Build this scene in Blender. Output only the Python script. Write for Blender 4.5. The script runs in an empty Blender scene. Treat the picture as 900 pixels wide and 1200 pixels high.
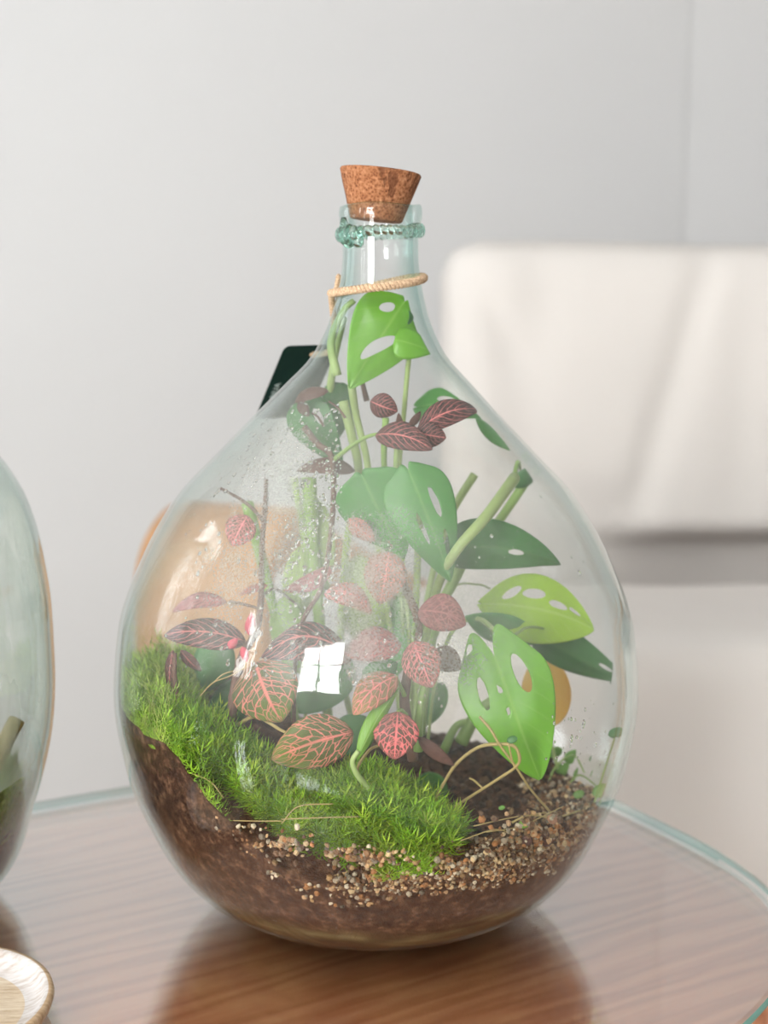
import bpy, bmesh, math, random
import numpy as np
from mathutils import Vector, Matrix
from mathutils import noise as mnoise
random.seed(7); rng = np.random.default_rng(7)
S = bpy.context.scene; C = S.collection
R = math.radians
# ---------------------------------------------------------------- camera, light, exposure
PITCH, CD, CH, FPX = R(9.39), .8183, .3831, 1600.0
CAM = Vector((.005, -CD, CH))
cd = bpy.data.cameras.new('camera'); cam = bpy.data.objects.new('camera', cd); C.objects.link(cam)
cam.location = CAM; cam.rotation_euler = (R(90) - PITCH, 0, 0)
cd.sensor_fit = 'VERTICAL'; cd.sensor_height = 36; cd.lens = 36 * FPX / 1200
cd.clip_start = .01
cd.dof.use_dof = True; cd.dof.focus_distance = .74; cd.dof.aperture_fstop = 5.4
S.camera = cam
S.view_settings.view_transform = 'Standard'; S.view_settings.look = 'None'
S.view_settings.gamma = 1; S.view_settings.use_curve_mapping = False
S.view_settings.exposure = 0.24
S.cycles.use_denoising = True
S.cycles.transparent_max_bounces = 40
S.cycles.max_bounces = 14; S.cycles.diffuse_bounces = 5; S.cycles.transmission_bounces = 12
w = bpy.data.worlds.new('world'); S.world = w; w.use_nodes = True
bg = w.node_tree.nodes['Background']; bg.inputs[0].default_value = (.88, .94, 1, 1); bg.inputs[1].default_value = 1.2

def area(name, loc, rot, sx, sy, power, col):
    l = bpy.data.lights.new(name, 'AREA'); l.shape = 'RECTANGLE'; l.size = sx; l.size_y = sy
    l.energy = power; l.color = col
    o = bpy.data.objects.new(name, l); C.objects.link(o); o.location = loc; o.rotation_euler = rot
    return o
DAY = (1.0, .992, .98)
ROOM = dict(x0=-1.8, x1=1.9, y0=-2.6, y1=1.8, z0=-.68, z1=1.95)
WIN_A = (.05, .85, .30, 1.40)      # left wall: y0, y1, z0, z1
WIN_B = (-1.45, -1.12, .25, 1.30)  # left wall, further from the back wall
WIN_C = (-1.70, -.66, .16, 1.65)   # wall behind the camera: x0, x1, z0, z1
LS = 40.0
def win_power(a): return (a[1]-a[0])*(a[3]-a[2])*LS
area('daylight_a', (ROOM['x0']-.14, (WIN_A[0]+WIN_A[1])/2, (WIN_A[2]+WIN_A[3])/2), (0, R(-90), 0), WIN_A[3]-WIN_A[2], WIN_A[1]-WIN_A[0], win_power(WIN_A)*.36, (.90, .96, 1.0))
area('daylight_b', (ROOM['x0']-.14, (WIN_B[0]+WIN_B[1])/2, (WIN_B[2]+WIN_B[3])/2), (0, R(-90), 0), WIN_B[3]-WIN_B[2], WIN_B[1]-WIN_B[0], win_power(WIN_B), DAY)
area('daylight_c', ((WIN_C[0]+WIN_C[1])/2, ROOM['y0']-.14, (WIN_C[2]+WIN_C[3])/2), (R(90), 0, 0), WIN_C[1]-WIN_C[0], WIN_C[3]-WIN_C[2], win_power(WIN_C)*2.0, DAY)

# ---------------------------------------------------------------- helpers
def at(px, py, Y):
    a = (px-450)/FPX; b = (600-py)/FPX
    d = Vector((a, math.cos(PITCH)+b*math.sin(PITCH), -math.sin(PITCH)+b*math.cos(PITCH)))
    return CAM + d*((Y+CD)/d.y)
def pxm(Y): return (Y+CD)/math.cos(PITCH)/FPX*.985   # metres per pixel, roughly
def sm(t): t = min(1, max(0, t)); return t*t*(3-2*t)
def link(o, parent=None):
    C.objects.link(o)
    if parent is not None: o.parent = parent
    return o
def mesh(name, verts, faces, mat, parent=None, smooth=True, uv=None):
    me = bpy.data.meshes.new(name); me.from_pydata([tuple(v) for v in verts], [], faces); me.update()
    if mat is not None:
        for m in (mat if isinstance(mat, (list, tuple)) else [mat]): me.materials.append(m)
    if smooth: me.polygons.foreach_set('use_smooth', [True]*len(me.polygons))
    if uv is not None:
        ul = me.uv_layers.new(name='UVMap')
        for p in me.polygons:
            for li in p.loop_indices: ul.data[li].uv = uv[me.loops[li].vertex_index]
    return link(bpy.data.objects.new(name, me), parent)
def thing(name, label, cat, loc=(0, 0, 0), group=None):
    o = bpy.data.objects.new(name, None); C.objects.link(o); o.location = loc; o.empty_display_size = .02
    tag(o, label, cat, group); return o
def tag(o, label, cat, group=None, kind=None):
    o['label'] = label; o['category'] = cat
    if group: o['group'] = group
    if kind: o['kind'] = kind
    return o
def struct(o, label=None):
    o['kind'] = 'structure'
    if label: o['label'] = label
    return o
def lathe(prof, n=96, wob=None):
    """prof: list of (r,z) from axis to axis; returns verts, faces"""
    V = []; F = []; rings = []
    for r, z in prof:
        if r < 1e-6: rings.append([len(V)]); V.append((0, 0, z))
        else:
            k = []
            for i in range(n):
                a = 2*math.pi*i/n; rr = r if wob is None else wob(r, z, a)
                k.append(len(V)); V.append((rr*math.cos(a), rr*math.sin(a), z))
            rings.append(k)
    for A, B in zip(rings, rings[1:]):
        if len(A) == 1 and len(B) == 1: continue
        for i in range(n):
            j = (i+1) % n
            if len(A) == 1: F.append((A[0], B[j], B[i]))
            elif len(B) == 1: F.append((A[i], A[j], B[0]))
            else: F.append((A[i], A[j], B[j], B[i]))
    return V, F
def spline(pts, k=8):
    """Catmull-Rom through pts (tuples of any length)"""
    P = [np.array(p, float) for p in pts]; P = [2*P[0]-P[1]] + P + [2*P[-1]-P[-2]]; out = []
    for i in range(1, len(P)-2):
        a, b, c, d = P[i-1:i+3]
        for t in np.linspace(0, 1, k, endpoint=False):
            out.append(.5*((2*b)+(c-a)*t+(2*a-5*b+4*c-d)*t*t+(3*b-3*c+d-a)*t**3))
    out.append(P[-2]); return out
def tube(pts, rad, n=8, closed=False):
    """pts: list of 3-vectors, rad: number or list"""
    V = []; F = []; N = len(pts); P = [Vector(p[:3]) for p in pts]
    rr = rad if isinstance(rad, (list, tuple, np.ndarray)) else [rad]*N
    t0 = (P[1]-P[0]).normalized(); up = Vector((0, 0, 1)) if abs(t0.z) < .9 else Vector((1, 0, 0))
    nrm = t0.cross(up).normalized()
    for i in range(N):
        if closed: t = P[(i+1) % N]-P[i-1]
        else: t = P[min(i+1, N-1)]-P[max(i-1, 0)]
        t.normalize(); nrm = (nrm-t*nrm.dot(t)).normalized(); b = t.cross(nrm)
        for j in range(n):
            a = 2*math.pi*j/n; V.append(P[i]+(nrm*math.cos(a)+b*math.sin(a))*rr[i])
    for i in range(N if closed else N-1):
        i2 = (i+1) % N
        for j in range(n):
            j2 = (j+1) % n; F.append((i*n+j, i*n+j2, i2*n+j2, i2*n+j))
    if not closed:
        F.append(tuple(range(n-1, -1, -1))); F.append(tuple((N-1)*n+j for j in range(n)))
    return V, F
def rbox(x0, x1, y0, y1, z0, z1, r, cuts=(1, 1, 1), fn=None):
    """box with rounded edges; cuts = divisions; fn(Vector)->Vector shapes it further"""
    V = []; F = []; idx = {}
    def ax(a, b, k):
        inner = [a, a+r*.3, a+r] + list(np.linspace(a+r, b-r, k+2)[1:-1]) + [b-r, b-r*.3, b]
        return inner
    X, Y, Z = ax(x0, x1, cuts[0]), ax(y0, y1, cuts[1]), ax(z0, z1, cuts[2])
    def vid(i, j, k):
        if (i, j, k) in idx: return idx[i, j, k]
        p = Vector((X[i], Y[j], Z[k]))
        q = Vector((min(max(p.x, x0+r), x1-r), min(max(p.y, y0+r), y1-r), min(max(p.z, z0+r), z1-r)))
        d = p-q
        if d.length > 1e-9: p = q+d.normalized()*r
        if fn: p = fn(p)
        idx[i, j, k] = len(V); V.append(p); return idx[i, j, k]
    a, b, c = len(X)-1, len(Y)-1, len(Z)-1
    for i in range(a):
        for j in range(b):
            F.append((vid(i, j, 0), vid(i, j+1, 0), vid(i+1, j+1, 0), vid(i+1, j, 0)))
            F.append((vid(i, j, c), vid(i+1, j, c), vid(i+1, j+1, c), vid(i, j+1, c)))
    for i in range(a):
        for k in range(c):
            F.append((vid(i, 0, k), vid(i+1, 0, k), vid(i+1, 0, k+1), vid(i, 0, k+1)))
            F.append((vid(i, b, k), vid(i, b, k+1), vid(i+1, b, k+1), vid(i+1, b, k)))
    for j in range(b):
        for k in range(c):
            F.append((vid(0, j, k), vid(0, j, k+1), vid(0, j+1, k+1), vid(0, j+1, k)))
            F.append((vid(a, j, k), vid(a, j+1, k), vid(a, j+1, k+1), vid(a, j, k+1)))
    return V, F
# ---------------------------------------------------------------- materials
def newmat(name):
    m = bpy.data.materials.new(name); m.use_nodes = True; nt = m.node_tree; nt.nodes.clear()
    return m, nt
class NT:
    def __init__(s, name):
        s.m, s.t = newmat(name); s.out = s.n('ShaderNodeOutputMaterial')
    def n(s, typ, props=None, **inp):
        nd = s.t.nodes.new(typ)
        for k, v in (props or {}).items(): setattr(nd, k, v)
        for k, v in inp.items(): s.set(nd, k, v)
        return nd
    def set(s, nd, k, v):
        sk = nd.inputs[int(k[1:])] if k[0] == 'i' and k[1:].isdigit() else nd.inputs[k.replace('_', ' ')]
        if hasattr(v, 'links') or isinstance(v, bpy.types.NodeSocket): s.t.links.new(v, sk)
        elif isinstance(v, bpy.types.Node): s.t.links.new(v.outputs[0], sk)
        else: sk.default_value = v
    def math(s, op, a, b=0.0, clamp=False):
        return s.n('ShaderNodeMath', {'operation': op, 'use_clamp': clamp}, i0=a, i1=b).outputs[0]
    def mixc(s, f, a, b):
        nd = s.n('ShaderNodeMix', {'data_type': 'RGBA'})
        s.set(nd, 'i0', f); s.set(nd, 'i6', a); s.set(nd, 'i7', b); return nd.outputs[2]
    def ramp(s, f, stops):
        nd = s.n('ShaderNodeValToRGB', i0=f); e = nd.color_ramp.elements
        while len(e) < len(stops): e.new(.5)
        for k, (p, c) in zip(e, stops): k.position = p; k.color = (*c, 1) if len(c) == 3 else c
        return nd.outputs[0]
    def maprange(s, v, a, b, c, d):
        return s.n('ShaderNodeMapRange', {'interpolation_type': 'SMOOTHSTEP'}, i0=v, i1=a, i2=b, i3=c, i4=d).outputs[0]
    def noise(s, vec, scale, detail=4., rough=.55):
        return s.n('ShaderNodeTexNoise', Vector=vec, Scale=scale, Detail=detail, Roughness=rough).outputs[0]
    def bump(s, h, strength=.3, dist=.002):
        return s.n('ShaderNodeBump', Strength=strength, Distance=dist, Height=h).outputs[0]
    def bsdf(s, **k): return s.n('ShaderNodeBsdfPrincipled', **k).outputs[0]
    def done(s, sh): s.t.links.new(sh, s.out.inputs[0]); return s.m
def c4(r, g, b): return (r, g, b, 1)
def srgb(r, g, b):
    f = lambda c: (c/255/12.92) if c/255 <= .04045 else ((c/255+.055)/1.055)**2.4
    return (f(r), f(g), f(b), 1)

def plain(name, col, rough=.6, var=.08, scale=6., bump=0., bscale=200., coord='Object', spec=.4):
    n = NT(name); tc = n.n('ShaderNodeTexCoord').outputs[coord]
    f = n.noise(tc, scale)
    c = n.mixc(f, tuple(x*(1-var) for x in col[:3])+(1,), tuple(min(1, x*(1+var)) for x in col[:3])+(1,))
    k = dict(Base_Color=c, Roughness=rough, Specular_IOR_Level=spec)
    if bump: k['Normal'] = n.bump(n.noise(tc, bscale, 2.), bump, .001)
    return n.done(n.bsdf(**k))

def thin_glass(name, tint0, tint1, f0=.04, rough=.015, power=2.0, wav=.25, wscale=22., fpow=5.0, thick=None):
    n = NT(name); tc = n.n('ShaderNodeTexCoord').outputs['Object']
    mp = n.n('ShaderNodeMapping', Vector=tc, Scale=(1, 1, .45)).outputs[0]
    h = n.math('ADD', n.noise(mp, wscale, 2., .4), n.math('MULTIPLY', n.noise(mp, wscale*6, 2., .5), .12))
    nb = n.bump(h, wav, .004)
    facing = n.n('ShaderNodeLayerWeight', Blend=.5).outputs['Facing']
    fb = n.n('ShaderNodeLayerWeight', Blend=.5, Normal=nb).outputs['Facing']
    fr = n.math('ADD', n.math('MULTIPLY', n.math('POWER', fb, fpow), 1-f0), f0, True)
    if thick is not None:   # the neck is blown thicker: more glass along every line of sight
        z = n.n('ShaderNodeSeparateXYZ', Vector=tc).outputs[2]; power = n.maprange(z, thick[0], thick[1], power, thick[2])
    t = n.mixc(n.math('POWER', facing, power), tint0, tint1)
    tr = n.n('ShaderNodeBsdfTransparent', Color=t).outputs[0]
    gl = n.n('ShaderNodeBsdfGlossy', Color=(1, 1, 1, 1), Roughness=rough, Normal=nb).outputs[0]
    mx = n.n('ShaderNodeMixShader', i0=fr, i1=tr, i2=gl).outputs[0]
    return n.done(mx)

def leafmat(name, base, rough=.4, trans=.3, midrib=None, var=.18, edge=None, nscale=30.):
    n = NT(name); uv = n.n('ShaderNodeTexCoord').outputs['UV']; ob = n.n('ShaderNodeTexCoord').outputs['Object']
    sx = n.n('ShaderNodeSeparateXYZ', Vector=uv); u = sx.outputs[0]
    v = n.math('ABSOLUTE', n.math('MULTIPLY', n.math('SUBTRACT', sx.outputs[1], .5), 2.))
    f = n.noise(ob, nscale, 4.)
    c = n.mixc(f, tuple(x*(1-var) for x in base[:3])+(1,), tuple(min(1, x*(1+var)) for x in base[:3])+(1,))
    if edge is not None:
        e = n.math('MULTIPLY', n.math('POWER', v, 1.5), n.maprange(n.noise(ob, 18., 2.), .35, .65, 0., 1.), True)
        c = n.mixc(e, c, edge)
    if midrib is not None:
        mr = n.math('SUBTRACT', 1., n.math('MULTIPLY', v, 14.), True)
        s = n.math('SUBTRACT', u, n.math('MULTIPLY', v, .28))
        pp = n.math('ABSOLUTE', n.math('SUBTRACT', n.math('FRACT', n.math('MULTIPLY', s, 7.)), .5))
        side = n.math('MULTIPLY', n.math('SUBTRACT', 1., n.math('MULTIPLY', pp, 14.), True), .28)
        c = n.mixc(n.math('MAXIMUM', n.math('MULTIPLY', mr, .7), side), c, midrib)
    b = n.bsdf(Base_Color=c, Roughness=rough, Specular_IOR_Level=.45, Normal=n.bump(n.noise(ob, 120., 2.), .25, .001))
    tr = n.n('ShaderNodeBsdfTranslucent', Color=c).outputs[0]
    return n.done(n.n('ShaderNodeMixShader', i0=trans, i1=b, i2=tr).outputs[0])

def veinmat(name, base, vein, base2=None, width=.085, amount=1.0, scale=1.0, trans=.22, netw=.85):
    """nerve plant leaf: net of coloured veins on a darker blade"""
    n = NT(name); uv = n.n('ShaderNodeTexCoord').outputs['UV']; ob = n.n('ShaderNodeTexCoord').outputs['Object']
    sx = n.n('ShaderNodeSeparateXYZ', Vector=uv); u = sx.outputs[0]
    v = n.math('ABSOLUTE', n.math('MULTIPLY', n.math('SUBTRACT', sx.outputs[1], .5), 2.))
    wob = n.math('MULTIPLY', n.math('SUBTRACT', n.noise(ob, 260., 2.), .5), .09)
    s = n.math('ADD', n.math('SUBTRACT', u, n.math('MULTIPLY', n.math('POWER', v, 1.25), .34)), wob)
    oi = n.n('ShaderNodeObjectInfo').outputs['Random']
    cv = n.n('ShaderNodeCombineXYZ', i0=n.math('MULTIPLY', s, 9.5*scale), i1=n.math('MULTIPLY', v, 3.6*scale), i2=n.math('MULTIPLY', oi, 50.)).outputs[0]
    vo = n.n('ShaderNodeTexVoronoi', {'feature': 'DISTANCE_TO_EDGE'}, Vector=cv, Scale=1., Randomness=.85).outputs['Distance']
    net = n.maprange(vo, width*.35, width*1.25, netw, 0.)
    pp = n.math('ABSOLUTE', n.math('SUBTRACT', n.math('FRACT', n.math('MULTIPLY', s, 6.*scale)), .5))
    side = n.maprange(pp, .02, .085, 1., 0.)
    mid = n.maprange(v, .02, .08, 1., 0.)
    m = n.math('MAXIMUM', n.math('MAXIMUM', net, side), mid)
    m = n.math('MULTIPLY', m, n.maprange(n.noise(ob, 45., 2.), .25, .5, .55, 1.))
    m = n.math('MULTIPLY', m, amount)
    b0 = base if base2 is None else n.mixc(n.maprange(u, .35, 1., 0., 1.), base, base2)
    b0 = n.mixc(n.noise(ob, 70.), b0, tuple(x*.6 for x in base[:3])+(1,))
    c = n.mixc(m, b0, vein)
    b = n.bsdf(Base_Color=c, Roughness=.5, Specular_IOR_Level=.35, Normal=n.bump(n.math('SUBTRACT', 1., m), .5, .0008))
    tr = n.n('ShaderNodeBsdfTranslucent', Color=c).outputs[0]
    return n.done(n.n('ShaderNodeMixShader', i0=trans, i1=b, i2=tr).outputs[0])

def attrmat(name, rough=.6, trans=0., attr='tint'):
    n = NT(name); a = n.n('ShaderNodeAttribute', {'attribute_name': attr}).outputs['Color']
    b = n.bsdf(Base_Color=a, Roughness=rough, Specular_IOR_Level=.35)
    if trans:
        t = n.n('ShaderNodeBsdfTranslucent', Color=a).outputs[0]
        b = n.n('ShaderNodeMixShader', i0=trans, i1=b, i2=t).outputs[0]
    return n.done(b)
def setattr_color(ob, cols):
    a = ob.data.color_attributes.new('tint', 'FLOAT_COLOR', 'POINT')
    a.data.foreach_set('color', np.asarray(cols, np.float32).reshape(-1))

M = {}
M['wall'] = plain('wall_paint', (.575, .573, .58, 1), .9, .03, 1.2, .05, 300.)
M['ceil'] = plain('ceiling_paint', (.88, .88, .87, 1), .9, .02)
M['floor'] = plain('floor_boards', (.66, .60, .53, 1), .5, .12, 3.)
M['frame'] = plain('white_frame', (.8, .8, .8, 1), .4, .03)
M['fabric'] = plain('cream_cloth', (.675, .64, .615, 1), .95, .05, 4., .35, 500., spec=.15)
M['armwood'] = plain('tan_wood', (.50, .27, .13, 1), .45, .2, 14.)
def wood_top():
    n = NT('table_wood'); ob = n.n('ShaderNodeTexCoord').outputs['Object']
    mp = n.n('ShaderNodeMapping', Vector=ob, Scale=(1.2, 9., 1.)).outputs[0]
    d = n.noise(mp, 3., 3.)
    cv = n.n('ShaderNodeVectorMath', {'operation': 'ADD'}, i0=mp).outputs[0].node
    n.set(cv, 'i1', n.n('ShaderNodeVectorMath', {'operation': 'SCALE'}, i0=n.n('ShaderNodeCombineXYZ', i1=d), Scale=.55))
    wv = n.n('ShaderNodeTexWave', {'wave_type': 'BANDS', 'bands_direction': 'Y'}, Vector=cv, Scale=2.1, Distortion=2.4, Detail=3., Detail_Scale=1.2).outputs['Fac']
    fine = n.noise(n.n('ShaderNodeMapping', Vector=ob, Scale=(6., 240., 1.)).outputs[0], 1.5, 4.)
    f = n.math('ADD', n.math('MULTIPLY', wv, .6), n.math('MULTIPLY', fine, .5))
    c = n.ramp(f, [(.1, (.50, .175, .075)), (.5, (.66, .265, .125)), (.95, (.76, .36, .18))])
    return n.done(n.bsdf(Base_Color=c, Roughness=.4, Specular_IOR_Level=.3))
M['tablewood'] = wood_top()
M['tableglass'] = thin_glass('table_glass', (.98, .99, .985, 1), (.95, .97, .96, 1), f0=.10, rough=.05, power=2., wav=.01, wscale=8., fpow=2.3)
M['glassedge'] = NT('glass_edge'); _n = M['glassedge']
M['glassedge'] = _n.done(_n.bsdf(Base_Color=c4(.16, .42, .36), Roughness=.12, Transmission_Weight=.35, IOR=1.3))
M['pane'] = thin_glass('window_glass', (.99, .995, .99, 1), (.95, .97, .96, 1), wav=.01)
M['bottle'] = thin_glass('bottle_glass', (.994, .997, .995, 1), (.62, .79, .75, 1), f0=.025, rough=.012, power=5.0, wav=.35, wscale=16., fpow=4.6, thick=(.28, .385, 1.25))
M['bottle2'] = thin_glass('bottle_glass_greener', (.988, .99, .986, 1), (.52, .70, .64, 1), f0=.045, rough=.012, power=4.0, wav=.35, wscale=14.)
_n = NT('solid_green_glass'); M['solidglass'] = _n.done(_n.n('ShaderNodeBsdfGlass', Color=c4(.86, .95, .92), Roughness=.01, IOR=1.45).outputs[0])
_n = NT('water'); M['water'] = _n.done(_n.n('ShaderNodeBsdfGlass', Color=c4(1, 1, 1), Roughness=0., IOR=1.33).outputs[0])

# ---------------------------------------------------------------- the room
def wall_with_holes(name, axis, c, out, a0, a1, z0, z1, holes, mat, th=.12):
    """slab wall made of blocks around rectangular openings. axis 'x': plane x=c, runs along y."""
    V = []; F = []
    def blk(p0, p1, q0, q1):
        if p1-p0 < 1e-6 or q1-q0 < 1e-6: return
        lo, hi = sorted((c, c+out*th)); b = len(V)
        for d in (lo, hi):
            for p, q in ((p0, q0), (p1, q0), (p1, q1), (p0, q1)):
                V.append((d, p, q) if axis == 'x' else (p, d, q))
        F.extend([(b, b+1, b+2, b+3), (b+4, b+7, b+6, b+5), (b, b+4, b+5, b+1), (b+1, b+5, b+6, b+2), (b+2, b+6, b+7, b+3), (b+3, b+7, b+4, b)])
    cur = a0
    for h in sorted(holes):
        blk(cur, h[0], z0, z1); blk(h[0], h[1], z0, h[2]); blk(h[0], h[1], h[3], z1); cur = h[1]
    blk(cur, a1, z0, z1)
    return struct(mesh(name, V, F, mat, smooth=False))
r_ = ROOM
def box(x0, x1, y0, y1, z0, z1):
    V = [(x, y, z) for z in (z0, z1) for x, y in ((x0, y0), (x1, y0), (x1, y1), (x0, y1))]
    return V, [(3, 2, 1, 0), (4, 5, 6, 7), (0, 1, 5, 4), (1, 2, 6, 5), (2, 3, 7, 6), (3, 0, 4, 7)]
struct(mesh('floor', *box(r_['x0'], r_['x1'], r_['y0'], r_['y1'], r_['z0']-.05, r_['z0']), M['floor'], smooth=False))
struct(mesh('ceiling', *box(r_['x0'], r_['x1'], r_['y0'], r_['y1'], r_['z1'], r_['z1']+.05), M['ceil'], smooth=False))
wall_with_holes('wall_back', 'y', r_['y1'], 1, r_['x0']-.12, r_['x1']+.12, r_['z0'], r_['z1'], [], M['wall'])
wall_with_holes('wall_right', 'x', r_['x1'], 1, r_['y0'], r_['y1'], r_['z0'], r_['z1'], [], M['wall'])
wall_with_holes('wall_left', 'x', r_['x0'], -1, r_['y0'], r_['y1'], r_['z0'], r_['z1'], [WIN_A, WIN_B], M['wall'])
wall_with_holes('wall_front', 'y', r_['y0'], -1, r_['x0']-.12, r_['x1']+.12, r_['z0'], r_['z1'], [WIN_C], M['wall'])
px_ = at(808, 100, 1.785).x
struct(mesh('wall_pier', *rbox(r_['x0'], px_, 1.796, r_['y1']+.03, r_['z0'], r_['z1'], .003), M['wall']), 'shallow projecting part of the back wall')
def window(name, axis, c, out, w):
    e = bpy.data.objects.new(name, None); C.objects.link(e); struct(e)
    a0, a1, z0, z1 = w; d0, d1 = sorted((c+out*.03, c+out*.08)); t = .04
    def bar(nm, p0, p1, q0, q1):
        b = box(d0, d1, p0, p1, q0, q1) if axis == 'x' else box(p0, p1, d0, d1, q0, q1)
        mesh(nm, *b, M['frame'], e, smooth=False)
    bar('frame_post', a0, a0+t, z0, z1); bar('frame_post', a1-t, a1, z0, z1)
    bar('frame_rail', a0+t, a1-t, z0, z0+t); bar('frame_rail', a0+t, a1-t, z1-t, z1)
    m = (a0+a1)/2; bar('mullion', m-.018, m+.018, z0+t, z1-t)
    bar('mullion', a0+t, m-.018, z0+(z1-z0)*.62, z0+(z1-z0)*.62+.03)
    dm = (d0+d1)/2
    pb = box(dm-.002, dm+.002, a0+t, a1-t, z0+t, z1-t) if axis == 'x' else box(a0+t, a1-t, dm-.002, dm+.002, z0+t, z1-t)
    mesh('pane', *pb, M['pane'], e, smooth=False)
    bar('mullion', m+.018, a1-t, z0+(z1-z0)*.62, z0+(z1-z0)*.62+.03)
window('window_1', 'x', r_['x0'], -1, WIN_A); window('window_2', 'x', r_['x0'], -1, WIN_B)
window('window_3', 'y', r_['y0'], -1, WIN_C)

# ---------------------------------------------------------------- armchair behind
chair = thing('armchair', 'cream cloth-draped armchair with tan wooden arms behind the table', 'armchair', (.45, 1.1, r_['z0']))
def P_(o):  # keep world coordinates although parented to a moved Empty
    o.matrix_parent_inverse = Matrix.Translation(o.parent.location).inverted(); return o
bx0 = at(520, 275, 1.22).x; btop = at(700, 283, 1.22).z
def seg(p, a, b, w):
    a = np.array(a); b = np.array(b); q = np.array(p); t = np.clip(np.dot(q-a, b-a)/np.dot(b-a, b-a), 0, 1)
    d = np.linalg.norm(q-a-t*(b-a)); return math.exp(-(d/w)**2)
seat_z = at(800, 662, 1.10).z
creases = []
for (a, b, wd, dp) in [((835, 300), (735, 600), .020, .022), ((545, 300), (600, 420), .018, .014), ((640, 330), (600, 560), .03, .012),
                       ((700, 600), (620, 540), .03, .02), ((880, 330), (860, 560), .03, .012), ((590, 640), (700, 600), .03, .015)]:
    A = at(*a, 1.18); B = at(*b, 1.18); creases.append(((A.x, A.z), (B.x, B.z), wd*1.3, dp*.5))
def backfold(p):
    q = p.copy()
    if q.y < 1.26:
        for a, b, wd, dp in creases: q.y += dp*seg((q.x, q.z), a, b, wd)
        q.y += .012*mnoise.noise(Vector((q.x*3.5, q.z*3, 1.3)))
    if p.y < 1.30: q.y += .13*sm((seat_z+.055-q.z)/.05)*sm((q.x-bx0-.10)/.35)
    q.y += (q.z-.0)*.16 - .04
    q.z += .012*mnoise.noise(Vector((q.x*3, 3.1, 0)))
    return q
bk = P_(mesh('backrest', *rbox(bx0, bx0+.80, 1.16, 1.36, -.52, btop, .055, (60, 3, 56), backfold), M['fabric'], chair))
def seatfold(p):
    q = p.copy(); q.z += -.05*sm((1.1-q.y)/.6)*0 + .008*mnoise.noise(Vector((q.x*4, q.y*4, 0)))
    q.z += .03*(q.y-1.12)*-.4
    if q.y < .70:
        ph = q.x*22+3*mnoise.noise(Vector((q.x*3, 0, 5)))
        k = sm((seat_z-q.z)/.25)
        q.y += (.026*math.sin(ph)+.024*mnoise.noise(Vector((q.x*6, q.z*2, 2))))*k - .05*k
        q.x += .05*k*(q.x-.45)
    return q
P_(mesh('seat_cover', *rbox(at(470, 700, .9).x, bx0+.80, .66, 1.02, -.58, seat_z, .05, (90, 12, 30), seatfold), M['fabric'], chair))
# wooden arms: bent boards running forward and turning down to the floor
def arm(side_pts, width):
    V = []; F = []; pts = spline(side_pts, 8); N = len(pts); prof = [(-.5, -.5), (-.42, -.62), (.42, -.62), (.5, -.5), (.5, .5), (.42, .62), (-.42, .62), (-.5, .5)]
    wd = Vector((.93, -.36, 0))
    for i, p in enumerate(pts):
        t = Vector(pts[min(i+1, N-1)]-pts[max(i-1, 0)]).normalized(); nn = t.cross(wd).normalized()
        for a, b in prof: V.append(Vector(p)+wd*a*width+nn*b*.022)
    for i in range(N-1):
        for j in range(8): F.append((i*8+j, i*8+(j+1) % 8, (i+1)*8+(j+1) % 8, (i+1)*8+j))
    F.append(tuple(range(7, -1, -1))); F.append(tuple((N-1)*8+j for j in range(8)))
    return V, F
fl = r_['z0']
a0 = at(276, 603, .72)
P_(mesh('armrest', *arm([(.02, 1.2, a0.z-.20), (-.07, 1.02, a0.z-.12), (-.145, .86, a0.z-.045), (a0.x-.0, .735, a0.z-.005), (a0.x-.03, .69, a0.z-.05), (a0.x-.035, .68, a0.z-.15), (a0.x-.03, .69, -.30), (a0.x-.01, .70, fl)], .165), M['armwood'], chair))
P_(mesh('armrest', *arm([(bx0+.86, 1.25, a0.z-.03), (bx0+.88, 1.02, a0.z-.01), (bx0+.9, .86, a0.z+.002), (bx0+.91, .735, a0.z-.005), (bx0+.92, .69, a0.z-.05), (bx0+.92, .68, a0.z-.15), (bx0+.92, .69, -.30), (bx0+.92, .70, fl)], .1), M['armwood'], chair))
for lx, ly in ((bx0+.06, 1.28), (bx0+.74, 1.28), (bx0+.05, .8), (bx0+.74, .8)):
    P_(mesh('leg', *tube([(lx, ly, -.34), (lx, ly, fl)], [.025, .017], 10), M['armwood'], chair))

# ---------------------------------------------------------------- table
TC = (-.225, -.128); TA, TB, TPH, TN = .5, .268, .533, 3.0
def oval(k=160, grow=0.):
    out = []
    for i in range(k):
        a = 2*math.pi*i/k; c, s = math.cos(a), math.sin(a)
        out.append(((TA+grow)*math.copysign(abs(c)**(2/TN), c), (TB+grow)*math.copysign(abs(s)**(2/TN), s)))
    return out
def slab(layers):
    """layers: list of (grow, z) from bottom centre outwards to top centre"""
    k = 160; V = []; F = []; V.append((0, 0, layers[0][1])); rings = []
    for g, z in layers:
        rings.append([len(V)+i for i in range(k)]); V.extend((x, y, z) for x, y in oval(k, g))
    V.append((0, 0, layers[-1][1])); top = len(V)-1
    for i in range(k):
        j = (i+1) % k; F.append((0, rings[0][j], rings[0][i])); F.append((top, rings[-1][i], rings[-1][j]))
        for A, B in zip(rings, rings[1:]): F.append((A[i], A[j], B[j], B[i]))
    return V, F
table = thing('side_table', 'oval brown wooden table with a glossy glass top', 'table', (TC[0], TC[1], r_['z0']))
table.rotation_euler = (0, 0, TPH)
H0 = -r_['z0']
V, F = slab([(-.02, H0-.040), (-.006, H0-.038), (-.002, H0-.030), (-.002, H0-.014), (-.005, H0-.008)])
mesh('wooden_top', V, F, M['tablewood'], table)
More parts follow.
